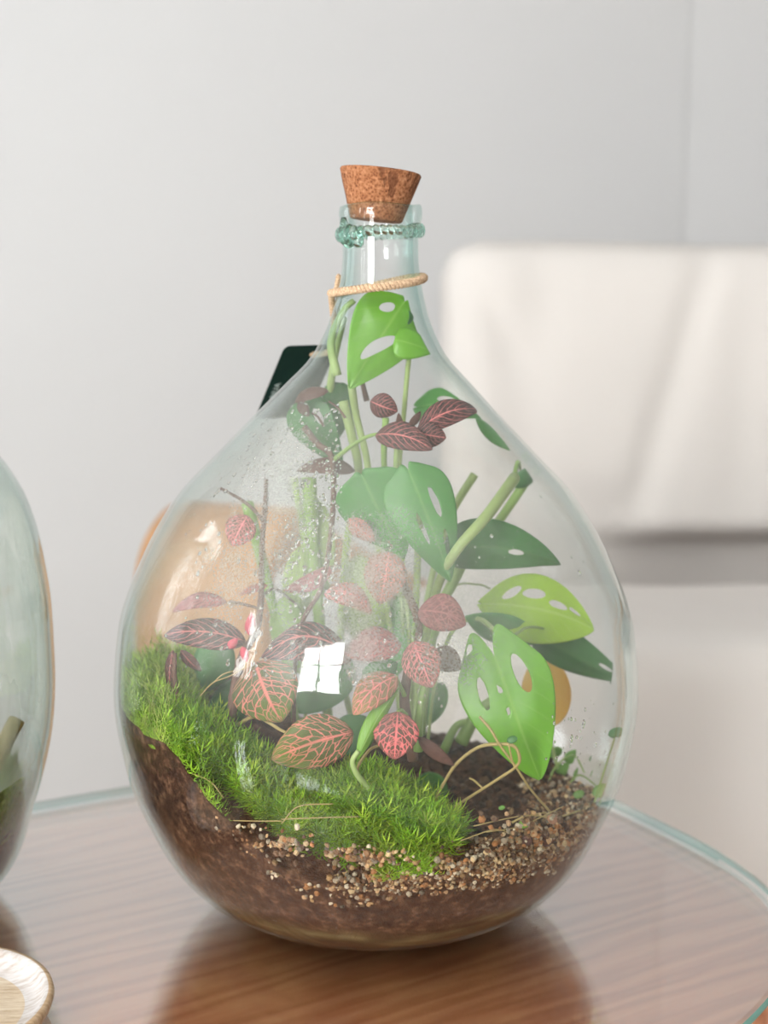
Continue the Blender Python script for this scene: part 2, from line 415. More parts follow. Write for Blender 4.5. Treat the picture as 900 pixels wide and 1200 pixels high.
V, F = slab([(-.002, H0-.007), (0, H0-.0062), (.001, H0-.0045), (.001, H0-.0025), (0, H0-.0008), (-.002, H0)])
g = mesh('glass_top', V, F, [M['tableglass'], M['glassedge']], table)
for p in g.data.polygons:
    if abs(p.normal.z) < .93: p.material_index = 1
    else: p.use_smooth = False
for sx, sy in ((1, 1), (1, -1), (-1, 1), (-1, -1)):
    x, y = sx*.30, sy*.15
    mesh('leg', *tube([(x, y, H0-.03), (x*1.06, y*1.06, .2), (x*1.12, y*1.12, 0)], [.024, .02, .014], 14), M['tablewood'], table)

# ---------------------------------------------------------------- the glass bottle
ZN = np.array([0, .008, .03, .06, .1, .14, .18, .22, .26, .285, .305, .325, .345, .37, .40, .414])
RN = np.array([.058, .0885, .1219, .1402, .1544, .1599, .1566, .1426, .1192, .0951, .0757, .0563, .0383, .0277, .0224, .0222])
def pchip(x, y):
    h = np.diff(x); d = np.diff(y)/h; m = np.zeros_like(y)
    for i in range(1, len(x)-1):
        if d[i-1]*d[i] > 0:
            w1 = 2*h[i]+h[i-1]; w2 = h[i]+2*h[i-1]; m[i] = (w1+w2)/(w1/d[i-1]+w2/d[i])
    m[0] = d[0]; m[-1] = d[-1]
    def f(xi):
        xi = np.asarray(xi, float); k = np.clip(np.searchsorted(x, xi)-1, 0, len(x)-2); t = (xi-x[k])/h[k]
        return (1+2*t)*(1-t)**2*y[k]+t*(1-t)**2*h[k]*m[k]+t*t*(3-2*t)*y[k+1]+t*t*(t-1)*h[k]*m[k+1]
    return f
ROUT = pchip(ZN, RN)
WALL = .0028
_tab = [float(v)-WALL for v in ROUT(np.linspace(0, .414, 1657))]
def rin(z):
    t = min(max(z, 0.), .4139)*4000; i = int(t); return _tab[i]+(_tab[min(i+1, 1656)]-_tab[i])*(t-i)
zz = list(np.concatenate([np.linspace(0, .02, 8), np.linspace(.026, .35, 56), np.linspace(.356, .414, 12)]))
lip_o = [(.0226, .416), (.0236, .4185), (.0243, .422), (.0245, .426), (.0240, .4292), (.0228, .4302), (.0205, .4298), (.0192, .428), (.0189, .424)]
prof = [(0, .004), (.03, .003), (.050, .0008)] + [(float(ROUT(z)), z) for z in zz] + lip_o
prof += [(float(rin(z)), z) for z in reversed(zz) if z > .008] + [(.075, .0078), (.04, .0072), (0, .0072)]
def wob(r, z, a):
    k = 1+.0035*math.sin(2*a+z*20)*sm((z-.02)/.1)*sm((.42-z)/.1)
    if z > .36: k *= 1+.012*math.sin(5*a+1)*sm((z-.37)/.03)+.006*math.sin(9*a)
    return r*k
jar = thing('terrarium_bottle', 'large clear green-tinted glass demijohn with a corked neck, planted as a terrarium', 'bottle', (0, 0, 0))
V, F = lathe(prof, 128, wob)
LEAN = .0027
def lean(z): return LEAN*sm((z-.26)/.12)
V = [(x+lean(z), y, z+(.0007*math.sin(3*math.atan2(y, x)+.6) if z > .422 else 0)) for x, y, z in V]
glass = mesh('glass_body', V, F, M['bottle'], jar)
# crimped glass collar laid round the neck
def collar():
    V = []; F = []; n = 432; m = 12
    for i in range(n):
        a = 2*math.pi*i/n; d = math.degrees(a)
        knot = math.exp(-((d-222)/9)**2)
        z0 = .4142+.0012*math.cos(a)+.0006*math.sin(3*a)-.0015*knot
        for k in range(m):
            p = 2*math.pi*k/m; rib = abs(math.sin(18*a+.7*math.sin(p)+.4*math.sin(5*a)))**.7
            ar = (.0015+.0016*rib)*(1+.8*knot); az = (.0028+.0010*rib+.0008*math.sin(2*a+1))*(1+.7*knot)
            r = .0236+ar*math.cos(p); V.append((r*math.cos(a), r*math.sin(a), z0+az*math.sin(p)))
    for i in range(n):
        for k in range(m):
            F.append((i*m+k, ((i+1) % n)*m+k, ((i+1) % n)*m+(k+1) % m, i*m+(k+1) % m))
    return V, F
mesh('crimped_collar', *collar(), M['solidglass'], jar).location.x = LEAN
def drip(a, z0, z1, r0):
    return tube([((.0232)*math.cos(a), .0232*math.sin(a), z0+(z1-z0)*t) for t in np.linspace(0, 1, 7)], [r0*k for k in (.5, .9, 1, 1, 1.15, 1.1, .5)], 10)
mesh('glass_drip', *drip(R(238), .4165, .4050, .0028), M['solidglass'], jar).location.x = LEAN
mesh('glass_drip', *drip(R(205), .4225, .407, .0026), M['solidglass'], jar).location.x = LEAN

# condensation on the inside of the glass
def fogmat():
    n = NT('condensation'); ob = n.n('ShaderNodeTexCoord').outputs['Object']
    def blob(c, r, amt):
        d = n.n('ShaderNodeVectorMath', {'operation': 'DISTANCE'}, i0=ob, i1=c).outputs['Value']
        return n.math('MULTIPLY', n.maprange(d, 0., r, 1., 0.), amt)
    s = blob((-.03, -.125, .245), .125, .42)
    for c, r, a in [((-.085, -.085, .275), .085, .25), ((.03, -.145, .185), .11, .30), ((-.10, -.11, .225), .07, .12), ((-.05, -.06, .315), .075, .25), ((.07, -.11, .23), .10, .10), ((.09, .10, .2), .15, .14)]:
        s = n.math('ADD', s, blob(c, r, a))
    s = n.math('MULTIPLY', n.math('ADD', s, .05), .64)
    s = n.math('MULTIPLY', s, n.maprange(n.n('ShaderNodeSeparateXYZ', Vector=ob).outputs[2], .125, .20, .04, 1.))
    mp = n.n('ShaderNodeMapping', Vector=ob, Scale=(1, 1, .35)).outputs[0]
    s = n.math('MULTIPLY', s, n.maprange(n.noise(mp, 28., 5., .6), .25, .72, .55, 1.25))
    s = n.math('MULTIPLY', s, n.maprange(n.noise(ob, 900., 2., .6), .3, .65, .75, 1.15), True)
    di = n.n('ShaderNodeBsdfDiffuse', Color=c4(.80, .83, .80)).outputs[0]; tl = n.n('ShaderNodeBsdfTranslucent', Color=c4(.80, .83, .80)).outputs[0]
    wht = n.n('ShaderNodeMixShader', i0=.5, i1=di, i2=tl).outputs[0]
    tr = n.n('ShaderNodeBsdfTransparent').outputs[0]
    return n.done(n.n('ShaderNodeMixShader', i0=s, i1=tr, i2=wht).outputs[0])
zf = np.linspace(.09, .37, 60)
V, F = lathe([(float(rin(z))-.0006, z) for z in zf], 96)
fog = mesh('condensation_film', [(x+lean(z), y, z) for x, y, z in V], F, fogmat(), jar); fog['kind'] = 'stuff'
def raywall(px, py, inset):
    """nearest point of the inner wall along the line of sight of a photo position, and its outward normal"""
    d = (at(px, py, 0)-CAM); d.normalize(); t = .60; step = .004
    while t < 1.0:
        p = CAM+d*t
        if 0 < p.z < .41 and math.hypot(p.x, p.y) < rin(p.z)-inset:
            if step > .0003: t -= step; step *= .25; t += step; continue
            dz = .003; sl = float(rin(p.z+dz)-rin(p.z-dz))/(2*dz); k = math.hypot(p.x, p.y)
            return p, Vector((p.x/k, p.y/k, -sl)).normalized()
        t += step
    return None, None
ico_v = None
def ico(sub):
    bm = bmesh.new(); bmesh.ops.create_icosphere(bm, subdivisions=sub, radius=1)
    v = np.array([x.co[:] for x in bm.verts]); bm.verts.index_update(); f = [[x.index for x in p.verts] for p in bm.faces]; bm.free(); return v, np.array(f)
def droplets():
    iv, iff = ico(1); V = []; F = []; nv = 0
    zones = [((230, 470, 400, 560), 480), ((330, 540, 400, 700), 480), ((215, 560, 330, 700), 160), ((400, 600, 470, 800), 130), ((300, 700, 420, 800), 140), ((480, 740, 520, 830), 60), ((480, 480, 700, 700), 40), ((190, 700, 300, 800), 70), ((640, 820, 730, 900), 60)]
    for (x0, y0, x1, y1), cnt in zones:
        for _ in range(cnt):
            p, nr = raywall(random.uniform(x0, x1), random.uniform(y0, y1), .0009)
            if p is None: continue
            r = .0003+.0010*random.random()**3
            q = nr.to_track_quat('Z', 'Y').to_matrix()
            st = 1+random.random()*.8
            m = np.array(q) @ np.diag([r, r*st, r*.55])
            V.append(iv @ m.T + np.array(p)); F.append(iff+nv); nv += len(iv)
    V = np.concatenate(V); F = np.concatenate(F).tolist()
    return V, F
dr = mesh('water_droplets', *droplets(), M['water'], jar); dr['kind'] = 'stuff'

# ---------------------------------------------------------------- soil, gravel, moss
def gz(d, s): return math.exp(-(d/s)**2)
def hsoil(x, y):
    h = .063+.072*sm((-x-.015)/.13)
    h += .034*gz(x+.005, .036)*gz(y+.088, .04)
    h += .022*gz(x+.075, .05)*gz(y+.085, .04)
    h += .012*sm((-y-.05)/.07)*sm((x+.02)/.05)
    h += .005*mnoise.noise(Vector((x*40, y*40, 0)))+.003*mnoise.noise(Vector((x*120, y*120, 4)))
    return h
_re = {}
def redge(a):
    key = round(math.degrees(a)*2) % 720
    if key not in _re:
        r = .15; b = R(key/2)
        for _ in range(12): r = rin(hsoil(r*math.cos(b), r*math.sin(b)))-.0012
        _re[key] = r
    return _re[key]
def soilmesh():
    n = 160; K = 44; V = []; F = []; RE = [redge(2*math.pi*i/n) for i in range(n)]
    V.append((0, 0, hsoil(0, 0)))
    rows = []
    for k in range(1, K+1):
        row = []
        for i in range(n):
            a = 2*math.pi*i/n; r = RE[i]*k/K; x, y = r*math.cos(a), r*math.sin(a)
            row.append(len(V)); V.append((x, y, hsoil(x, y)))
        rows.append(row)
    Ks = 26
    for k in range(1, Ks+1):
        row = []
        for i in range(n):
            a = 2*math.pi*i/n; zt = V[rows[K-1][i]][2]; z = zt+(.0095-zt)*k/Ks
            r = float(rin(z))-.0012-.0006*abs(mnoise.noise(Vector((math.cos(a)*30, math.sin(a)*30, z*220))))
            row.append(len(V)); V.append((r*math.cos(a), r*math.sin(a), z))
        rows.append(row)
    c = len(V); V.append((0, 0, .0095))
    for i in range(n):
        j = (i+1) % n; F.append((0, rows[0][i], rows[0][j])); F.append((c, rows[-1][j], rows[-1][i]))
        for A, B in zip(rows, rows[1:]): F.append((A[i], B[i], B[j], A[j]))
    return V, F
def soilmat():
    n = NT('soil'); ob = n.n('ShaderNodeTexCoord').outputs['Object']
    z = n.n('ShaderNodeSeparateXYZ', Vector=ob).outputs[2]
    zz = n.math('ADD', z, n.math('MULTIPLY', n.math('SUBTRACT', n.noise(ob, 26., 3.), .5), .022))
    f = n.noise(ob, 170., 6., .7); f2 = n.noise(ob, 30., 3.)
    brown = n.ramp(f, [(.32, (.014, .007, .004)), (.52, (.075, .034, .018)), (.76, (.31, .165, .09))])
    brown = n.mixc(n.math('MULTIPLY', f2, .35), brown, c4(.028, .014, .010))
    low = n.ramp(n.noise(n.n('ShaderNodeMapping', Vector=ob, Scale=(1, 1, 5.)).outputs[0], 26., 5.), [(.35, (.022, .014, .008)), (.5, (.10, .075, .03)), (.68, (.24, .19, .085))])
    c = n.mixc(n.maprange(zz, .030, .040, 1., 0.), brown, low)
    return n.done(n.bsdf(Base_Color=c, Roughness=.85, Specular_IOR_Level=.2, Normal=n.bump(n.noise(ob, 420., 4., .7), .8, .002)))
soil = tag(mesh('soil', *soilmesh(), soilmat()), 'dark brown soil filling the bottom of the large bottle', 'soil', kind='stuff')

def gravel_mesh():
    iv, iff = ico(1); base = iv[:12] if len(iv) > 12 else iv
    bm = bmesh.new(); bmesh.ops.create_icosphere(bm, subdivisions=1, radius=1)
    iv = np.array([x.co[:] for x in bm.verts]); bm.verts.index_update(); iff = np.array([[x.index for x in p.verts] for p in bm.faces]); bm.free()
    pal = np.array([(.72, .52, .28), (.56, .34, .15), (.46, .20, .07), (.74, .62, .44), (.32, .16, .07), (.20, .11, .06), (.42, .34, .24), (.62, .38, .20)])
    V = []; F = []; col = []; nv = 0
    def add(p, r):
        nonlocal nv
        m = np.diag(rng.uniform(.65, 1.25, 3)*r); q = np.array(Matrix.Rotation(random.random()*6, 3, Vector(rng.normal(size=3)).normalized()))
        v = iv*(1+rng.uniform(-.18, .18, (len(iv), 1)))
        V.append(v @ m @ q.T+np.array(p)); F.append(iff+nv); nv += len(iv)
        col.append(np.tile(np.append(pal[rng.integers(len(pal))]*rng.uniform(.2, .9), 1), (len(iv), 1)))
    # crescent on the surface, front right
    k = 0
    while k < 2100:
        a = R(random.uniform(-100, 18)); re = redge(a) if k % 40 == 0 or True else 0
        t = random.random()**1.6; wd = .010+.032*sm((math.degrees(a)+100)/50)
        r = re-.0015-t*wd; x, y = r*math.cos(a), r*math.sin(a)
        if x < .03 and random.random() < .5: k += 1; continue
        rr = .0007+.0013*random.random()**1.5
        add((x, y, hsoil(x, y)+rr*.4+random.random()*.002), rr); k += 1
    # pressed against the glass below the surface
    for _ in range(650):
        a = R(random.triangular(-128, 0, -70)); re = redge(a); z = hsoil(re*math.cos(a), re*math.sin(a))-.014*random.random()**1.4
        rr = .0007+.0011*random.random(); r = float(rin(z))-.0013-rr*.3
        add((r*math.cos(a), r*math.sin(a), z), rr)
    for (px, py, cnt, sx, sy) in [(335, 990, 90, 26, 12), (440, 1005, 80, 34, 8), (290, 972, 18, 12, 5), (405, 998, 50, 22, 10), (560, 1010, 130, 60, 14), (470, 1035, 60, 40, 10), (620, 975, 120, 40, 22)]:
        for _ in range(cnt):
            p, nr = raywall(px+random.gauss(0, sx*.6), py+random.gauss(0, sy*.6), .002)
            if p is not None: add(p, .0007+.0013*random.random()**1.3)
    # crumbs over the rest of the surface
    for _ in range(2600):
        a = random.random()*6.283; r = .135*math.sqrt(random.random()); x, y = r*math.cos(a), r*math.sin(a)
        if x < -.02: continue
        rr = .0007+.0032*random.random()**3; add((x, y, hsoil(x, y)+rr*.3), rr); col[-1][:, :3] *= np.array((.20, .15, .13))
    return np.concatenate(V), np.concatenate(F).tolist(), np.concatenate(col)
V, F, cl = gravel_mesh()
gr = mesh('gravel', V, F, attrmat('gravel_stone', .7), smooth=False); setattr_color(gr, cl)
tag(gr, 'band of tan and cream gravel against the glass below the moss', 'gravel', kind='stuff')
for (px, py, r, cc) in [(547, 1012, .0042, (.03, .028, .03)), (640, 983, .0042, (.07, .03, .025)), (617, 985, .0032, (.10, .05, .04)), (575, 1003, .0028, (.4, .3, .2)), (648, 960, .0032, (.35, .17, .10))]:
    p, nr = raywall(px, py, .0052)
    iv, iff = ico(2)
    V = [Vector(v)*r*(1+.25*mnoise.noise(Vector(v)*1.3+p*80)) + p for v in iv]
    o = mesh('pebble', V, iff.tolist(), plain('pebble_stone', (*cc, 1), .6, .3, 200.), gr)

def clear(x, y):   # bare gravelly strip between the moss and the glass at the front
    return not (-.080 < x < .004) or math.hypot(x, y) < rin(hsoil(x, y))-.019
def moss_mesh(n_sprigs, accept, tints, hl=(.012, .024)):
    V = []; F = []; col = []; nv = 0; got = 0
    while got < n_sprigs:
        x, y = rng.uniform(-.155, .06), rng.uniform(-.15, .09)
        if not accept(x, y): continue
        z = hsoil(x, y)
        if math.hypot(x, y) > float(rin(z))-.004: continue
        got += 1
        L = rng.uniform(*hl); d = Vector((.35*x/.15+rng.normal()*.22, -.28+rng.normal()*.25, 1)).normalized()
        t0 = tints[rng.integers(len(tints))]*rng.uniform(.55, 1.3)
        q = d.to_track_quat('Z', 'Y'); k = rng.integers(24, 34); base = Vector((x, y, z-.002))
        if math.hypot(x, y) > rin(z)-.016 and rng.random() < .6:   # hanging over the edge, pressed to the glass
            base.z -= rng.uniform(0, .016 if x < -.06 else .005); d = Vector((x*3, y*3, .25+rng.normal()*.3)).normalized(); q = d.to_track_quat('Z', 'Y')
        for i in range(k):
            t = (i+.5)/k; a = i*2.399+rng.uniform(0, .5); o = base+d*(L*t)
            up = .02+.85*t*t; ln = (.0050+.0036*math.sin(math.pi*(t*.8+.1)))*rng.uniform(.8, 1.3)
            dirv = q @ Vector((math.cos(a), math.sin(a), up)).normalized(); sd = dirv.cross(d).normalized()*.00042
            tip = o+dirv*ln+d*(ln*.22); mid = o+dirv*ln*.5
            ps = [o-sd*.5, mid-sd, tip, mid+sd]
            out = []
            for p in ps:
                rm = float(rin(p.z))-.0016; rr = math.hypot(p.x, p.y)
                if rr > rm: p = Vector((p.x*rm/rr, p.y*rm/rr, p.z))
                out.append(p)
            V.extend(out); F.append((nv, nv+1, nv+2, nv+3)); nv += 4
            c = np.append(t0*rng.uniform(.85, 1.2), 1); col.extend([c]*4)
    return V, F, np.array(col)
T1 = np.array([(.30, .52, .025), (.22, .43, .02), (.42, .58, .05), (.15, .31, .018)])
T2 = np.array([(.32, .48, .06), (.38, .52, .09), (.24, .40, .05), (.40, .46, .12)])
mm = attrmat('moss_leaf', .55, .35)
def inwall(x, y): return True
mA = moss_mesh(760, lambda x, y: clear(x, y) and gz(x+.002, .047)*gz(y+.098, .05) > .36+.1*mnoise.noise(Vector((x*60, y*60, 2))), T1)
mB = moss_mesh(800, lambda x, y: clear(x, y) and -.125 < x < -.035 and -.135 < y < -.055-.3*(x+.12)*0+.01*mnoise.noise(Vector((x*50, y*50, 0))), T1)
mC = moss_mesh(650, lambda x, y: (x < -.108 and -.10 < y < .07), T2, (.014, .030))
for (V, F, cl), lb in ((mA, 'bright green feathery moss clump in front at the middle of the bottle'), (mB, 'green moss bank at the front left beside the nerve plant stem'), (mC, 'yellowish green moss climbing the left inner wall of the bottle')):
    o = mesh('moss_clump', V, F, mm, smooth=False); setattr_color(o, cl); tag(o, lb, 'moss', 'moss clumps in the bottle', kind='stuff')

# ---------------------------------------------------------------- plants
def inside(p, mg=.004):
    rm = float(rin(p.z))-mg if p.z < .41 else .017; rr = math.hypot(p.x, p.y)
    return Vector((p.x*rm/rr, p.y*rm/rr, p.z)) if rr > rm else p
WF = {'heart': lambda u: max(0, math.sin(math.pi*min(1, .03+.97*u)**.52))**.7,
      'fit': lambda u: max(0, math.sin(math.pi*min(1, u)**.82))**.72,
      'mon': lambda u: max(0, math.sin(math.pi*min(1, u)**.50))**.80,
      'blade': lambda u: max(0, math.sin(math.pi*min(1, u)**.9))**.9,
      'round': lambda u: max(0, 1-(2*u-1)**2)**.5}
def leaf(parent, base, tip, width, mat, roll=0., curl=.10, fold=.18, shape='fit', holes=(), nu=16, nv=10, lobe=0., rip=.02, name='leaf', twist=0., mg=.004, bend=0.):
    B, T = at(*base), at(*tip); X = T-B; L = X.length; X.normalize()
    tc = (CAM-B); tc = (tc-X*tc.dot(X)).normalized()
    wd = width*pxm((base[2]+tip[2])/2)/2
    V = []; uvs = []; F = []; seed = random.random()*40
    def pos(u, v):
        rl = R(roll+twist*(u-.5)); N = tc*math.cos(rl)+X.cross(tc)*math.sin(rl); W = X.cross(N)
        h = WF[shape](u)*wd
        x = u*L - lobe*L*math.sin(math.pi*min(1, abs(v))**.85)*(1-u)**4
        off = curl*L*4*u*(1-u)-curl*0 - fold*h*abs(v)**1.4 + rip*L*mnoise.noise(Vector((u*3+seed, v*1.6, seed)))
        return inside(B+X*x+W*(v*h+bend*L*4*u*(1-u))+N*off, mg)
    UV = np.zeros((nu+1, nv+1, 2))
    for i in range(nu+1):
        for j in range(nv+1): UV[i, j] = (.004+.992*i/nu, 2*j/nv-1)
    dead = set()
    if holes:
        ins = {}
        for i in range(nu+1):
            for j in range(nv+1):
                for hi, (hu, hv, ru, rv, an) in enumerate(holes):
                    c, s = math.cos(an), math.sin(an); du, dv = UV[i, j, 0]-hu, (UV[i, j, 1]-hv)*.5
                    a, b = (du*c+dv*s)/ru, (-du*s+dv*c)/rv
                    if a*a+b*b < 1: ins[i, j] = hi
        for i in range(nu):
            for j in range(nv):
                if all(q in ins for q in ((i, j), (i+1, j), (i+1, j+1), (i, j+1))): dead.add((i, j))
        for (i, j), hi in ins.items():   # snap the rim of each hole to its ellipse
            hu, hv, ru, rv, an = holes[hi]; c, s = math.cos(an), math.sin(an)
            du, dv = UV[i, j, 0]-hu, (UV[i, j, 1]-hv)*.5; a, b = (du*c+dv*s)/ru, (-du*s+dv*c)/rv; k = math.hypot(a, b)
            if k < 1e-4: continue
            a, b = a/k*ru, b/k*rv; UV[i, j] = (hu+a*c-b*s, hv+2*(a*s+b*c))
    idx = {}
    def vid(i, j):
        if (i, j) not in idx:
            u, v = UV[i, j]; idx[i, j] = len(V); V.append(pos(u, v)); uvs.append((u, v*.5+.5))
        return idx[i, j]
    for i in range(nu):
        for j in range(nv):
            if (i, j) not in dead: F.append((vid(i, j), vid(i+1, j), vid(i+1, j+1), vid(i, j+1)))
    o = mesh(name, V, F, mat, parent, uv=uvs)
    sd = o.modifiers.new('thickness', 'SOLIDIFY'); sd.thickness = .00035; sd.offset = 0
    return o
def stem(parent, pts, r_px, mat, name='stem', taper=.6, n=8, knots=0.):
    """pts: (px,py,Y) positions; radius in photo pixels"""
    P = spline([tuple(inside(at(*p))) for p in pts], 7); Y = sum(p[2] for p in pts)/len(pts); r = r_px*pxm(Y)
    N = len(P); rad = [r*(1-(1-taper)*i/(N-1))*(1+knots*mnoise.noise(Vector((i*.9, r_px, pts[0][0])))) for i in range(N)]
    return mesh(name, *tube(P, rad, n), mat, parent)
L_ = {}
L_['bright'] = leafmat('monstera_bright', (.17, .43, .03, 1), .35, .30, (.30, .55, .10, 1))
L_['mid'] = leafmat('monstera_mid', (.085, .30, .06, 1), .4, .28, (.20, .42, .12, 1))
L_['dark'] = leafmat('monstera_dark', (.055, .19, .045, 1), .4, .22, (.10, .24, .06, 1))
L_['lime'] = leafmat('monstera_lime', (.42, .63, .07, 1), .4, .38, (.55, .72, .2, 1))
L_['yellow'] = leafmat('monstera_yellow', (.88, .64, .17, 1), .5, .4, (.9, .72, .35, 1), edge=(.84, .52, .11, 1))
L_['stemg'] = leafmat('green_stem', (.26, .40, .10, 1), .45, .15)
L_['stemp'] = leafmat('pale_stem', (.36, .47, .17, 1), .45, .15)
L_['stemb'] = leafmat('brown_stem', (.13, .065, .045, 1), .7, .0)
L_['stemv'] = leafmat('vine_stem', (.36, .27, .10, 1), .6, .05)
L_['grass'] = leafmat('blade_green', (.20, .42, .03, 1), .4, .35, (.45, .6, .25, 1))
L_['tiny'] = leafmat('tiny_leaf', (.16, .36, .06, 1), .45, .3)
L_['bud'] = leafmat('pink_bud', (.65, .07, .12, 1), .45, .2)
G = c4
L_['pk'] = veinmat('nerve_pink', G(.20, .12, .07), G(.88, .27, .29), width=.085, scale=1.3)                     # pink net
L_['pkl'] = veinmat('nerve_pale_pink', G(.28, .21, .15), G(.86, .36, .34), width=.09, scale=1.4)
L_['gr'] = veinmat('nerve_green', G(.12, .14, .04), G(.84, .24, .20), base2=G(.20, .30, .03), amount=.85, width=.055, scale=.85)
L_['or'] = veinmat('nerve_olive', G(.28, .17, .06), G(.92, .23, .23), base2=G(.42, .30, .07), width=.06, scale=.8)
L_['rd'] = veinmat('nerve_red', G(.17, .085, .055), G(.88, .21, .21), width=.09)
L_['dk'] = veinmat('nerve_dark', G(.055, .035, .032), G(.70, .22, .21), width=.05, netw=.35, scale=1.25)
L_['mv'] = veinmat('nerve_mauve', G(.36, .15, .145), G(.62, .25, .24), width=.09, amount=.7)
L_['br'] = veinmat('nerve_brown', G(.16, .08, .06), G(.28, .13, .11), width=.08, amount=.5)

# --- monstera with split leaves
mon = thing('monstera_vine', 'green swiss cheese vine with holed leaves reaching up into the bottle neck', 'plant', (.02, .0, hsoil(.02, 0)))
_mi = Matrix.Translation(mon.location).inverted()
def adopt(root):
    inv = Matrix.Translation(root.location).inverted()
    for ch in root.children: ch.matrix_parent_inverse = inv
# neck leaf
leaf(mon, (474, 353, .004), (409, 456, -.006), 88, L_['bright'], roll=-14, curl=.05, fold=.12, shape='mon', lobe=.04, nu=46, nv=32, holes=[(.52, -.05, .085, .25, -.75), (.16, .30, .05, .10, -.4)], bend=.02)
leaf(mon, (462, 398, -.004), (509, 413, .0), 40, L_['bright'], roll=-20, curl=.08, fold=.2, shape='mon', nu=14, nv=10)
leaf(mon, (478, 380, .0), (479, 364, .0), 10, L_['dark'], roll=60, curl=.3, name='leaf')
# centre pair of leaves
leaf(mon, (424, 556, -.045), (474, 655, -.04), 92, L_['mid'], roll=12, curl=.06, fold=.15, shape='mon', lobe=.05, nu=26, nv=16)
leaf(mon, (478, 550, -.045), (528, 682, -.05), 84, L_['mid'], roll=-10, curl=.08, fold=.2, shape='mon', lobe=.06, nu=50, nv=30, holes=[(.34, -.38, .13, .05, -.15), (.50, .30, .15, .04, .1), (.72, -.45, .16, .07, -.1)])
# dark leaf to the right
leaf(mon, (520, 640, -.02), (657, 662, .0), 66, L_['dark'], roll=18, curl=.12, fold=.25, shape='mon', nu=44, nv=26, holes=[(.55, .10, .07, .07, 0), (.45, .55, .09, .02, .0)], bend=-.10)
# lime leaf
leaf(mon, (564, 708, .0), (696, 738, .01), 84, L_['lime'], roll=-6, curl=.06, fold=.12, shape='fit', lobe=.04, nu=48, nv=28, holes=[(.24, -.40, .05, .12, .5), (.42, -.42, .10, .07, -.3), (.64, -.30, .09, .06, -.2), (.80, -.40, .06, .05, 0)], bend=-.06)
# long dark leaf edge behind
leaf(mon, (545, 722, -.01), (640, 752, .01), 44, L_['mid'], roll=30, curl=.06, shape='blade', nu=14, nv=8)
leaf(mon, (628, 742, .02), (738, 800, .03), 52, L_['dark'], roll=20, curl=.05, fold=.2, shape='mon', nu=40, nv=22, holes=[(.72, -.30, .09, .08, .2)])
# big bright front leaf
leaf(mon, (579, 768, -.064), (633, 914, -.072), 116, L_['bright'], roll=4, curl=.05, fold=.10, shape='heart', lobe=.22, nu=60, nv=40, holes=[(.26, -.42, .115, .075, -.25), (.30, .50, .10, .05, .25), (.28, .14, .03, .03, 0), (.44, .13, .07, .018, .25), (.06, .55, .02, .06, 0)], rip=.03)
# yellow ageing leaf
leaf(mon, (640, 772, .045), (640, 852, .045), 62, L_['yellow'], roll=15, curl=.05, shape='round', nu=34, nv=22, holes=[(.48, .35, .18, .10, 0)])
# upper leaf behind the dark fittonia
leaf(mon, (490, 478, .03), (566, 490, .03), 46, L_['mid'], roll=-25, curl=.10, fold=.2, shape='mon', nu=40, nv=24, lobe=.08, holes=[(.42, -.30, .14, .10, 0)], bend=-.10)
leaf(mon, (557, 488, .03), (598, 528, .03), 16, L_['mid'], roll=35, shape='blade', nu=10, nv=6)
leaf(mon, (598, 570, .05), (632, 548, .05), 22, L_['dark'], roll=25, shape='blade', nu=12, nv=6)
# foggy leaves at the left shoulder
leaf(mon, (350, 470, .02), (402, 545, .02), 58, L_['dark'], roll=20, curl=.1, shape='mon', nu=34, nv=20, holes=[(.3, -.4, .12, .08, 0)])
leaf(mon, (398, 448, .03), (392, 520, .03), 44, L_['dark'], roll=-30, curl=.1, shape='mon', nu=14, nv=8)
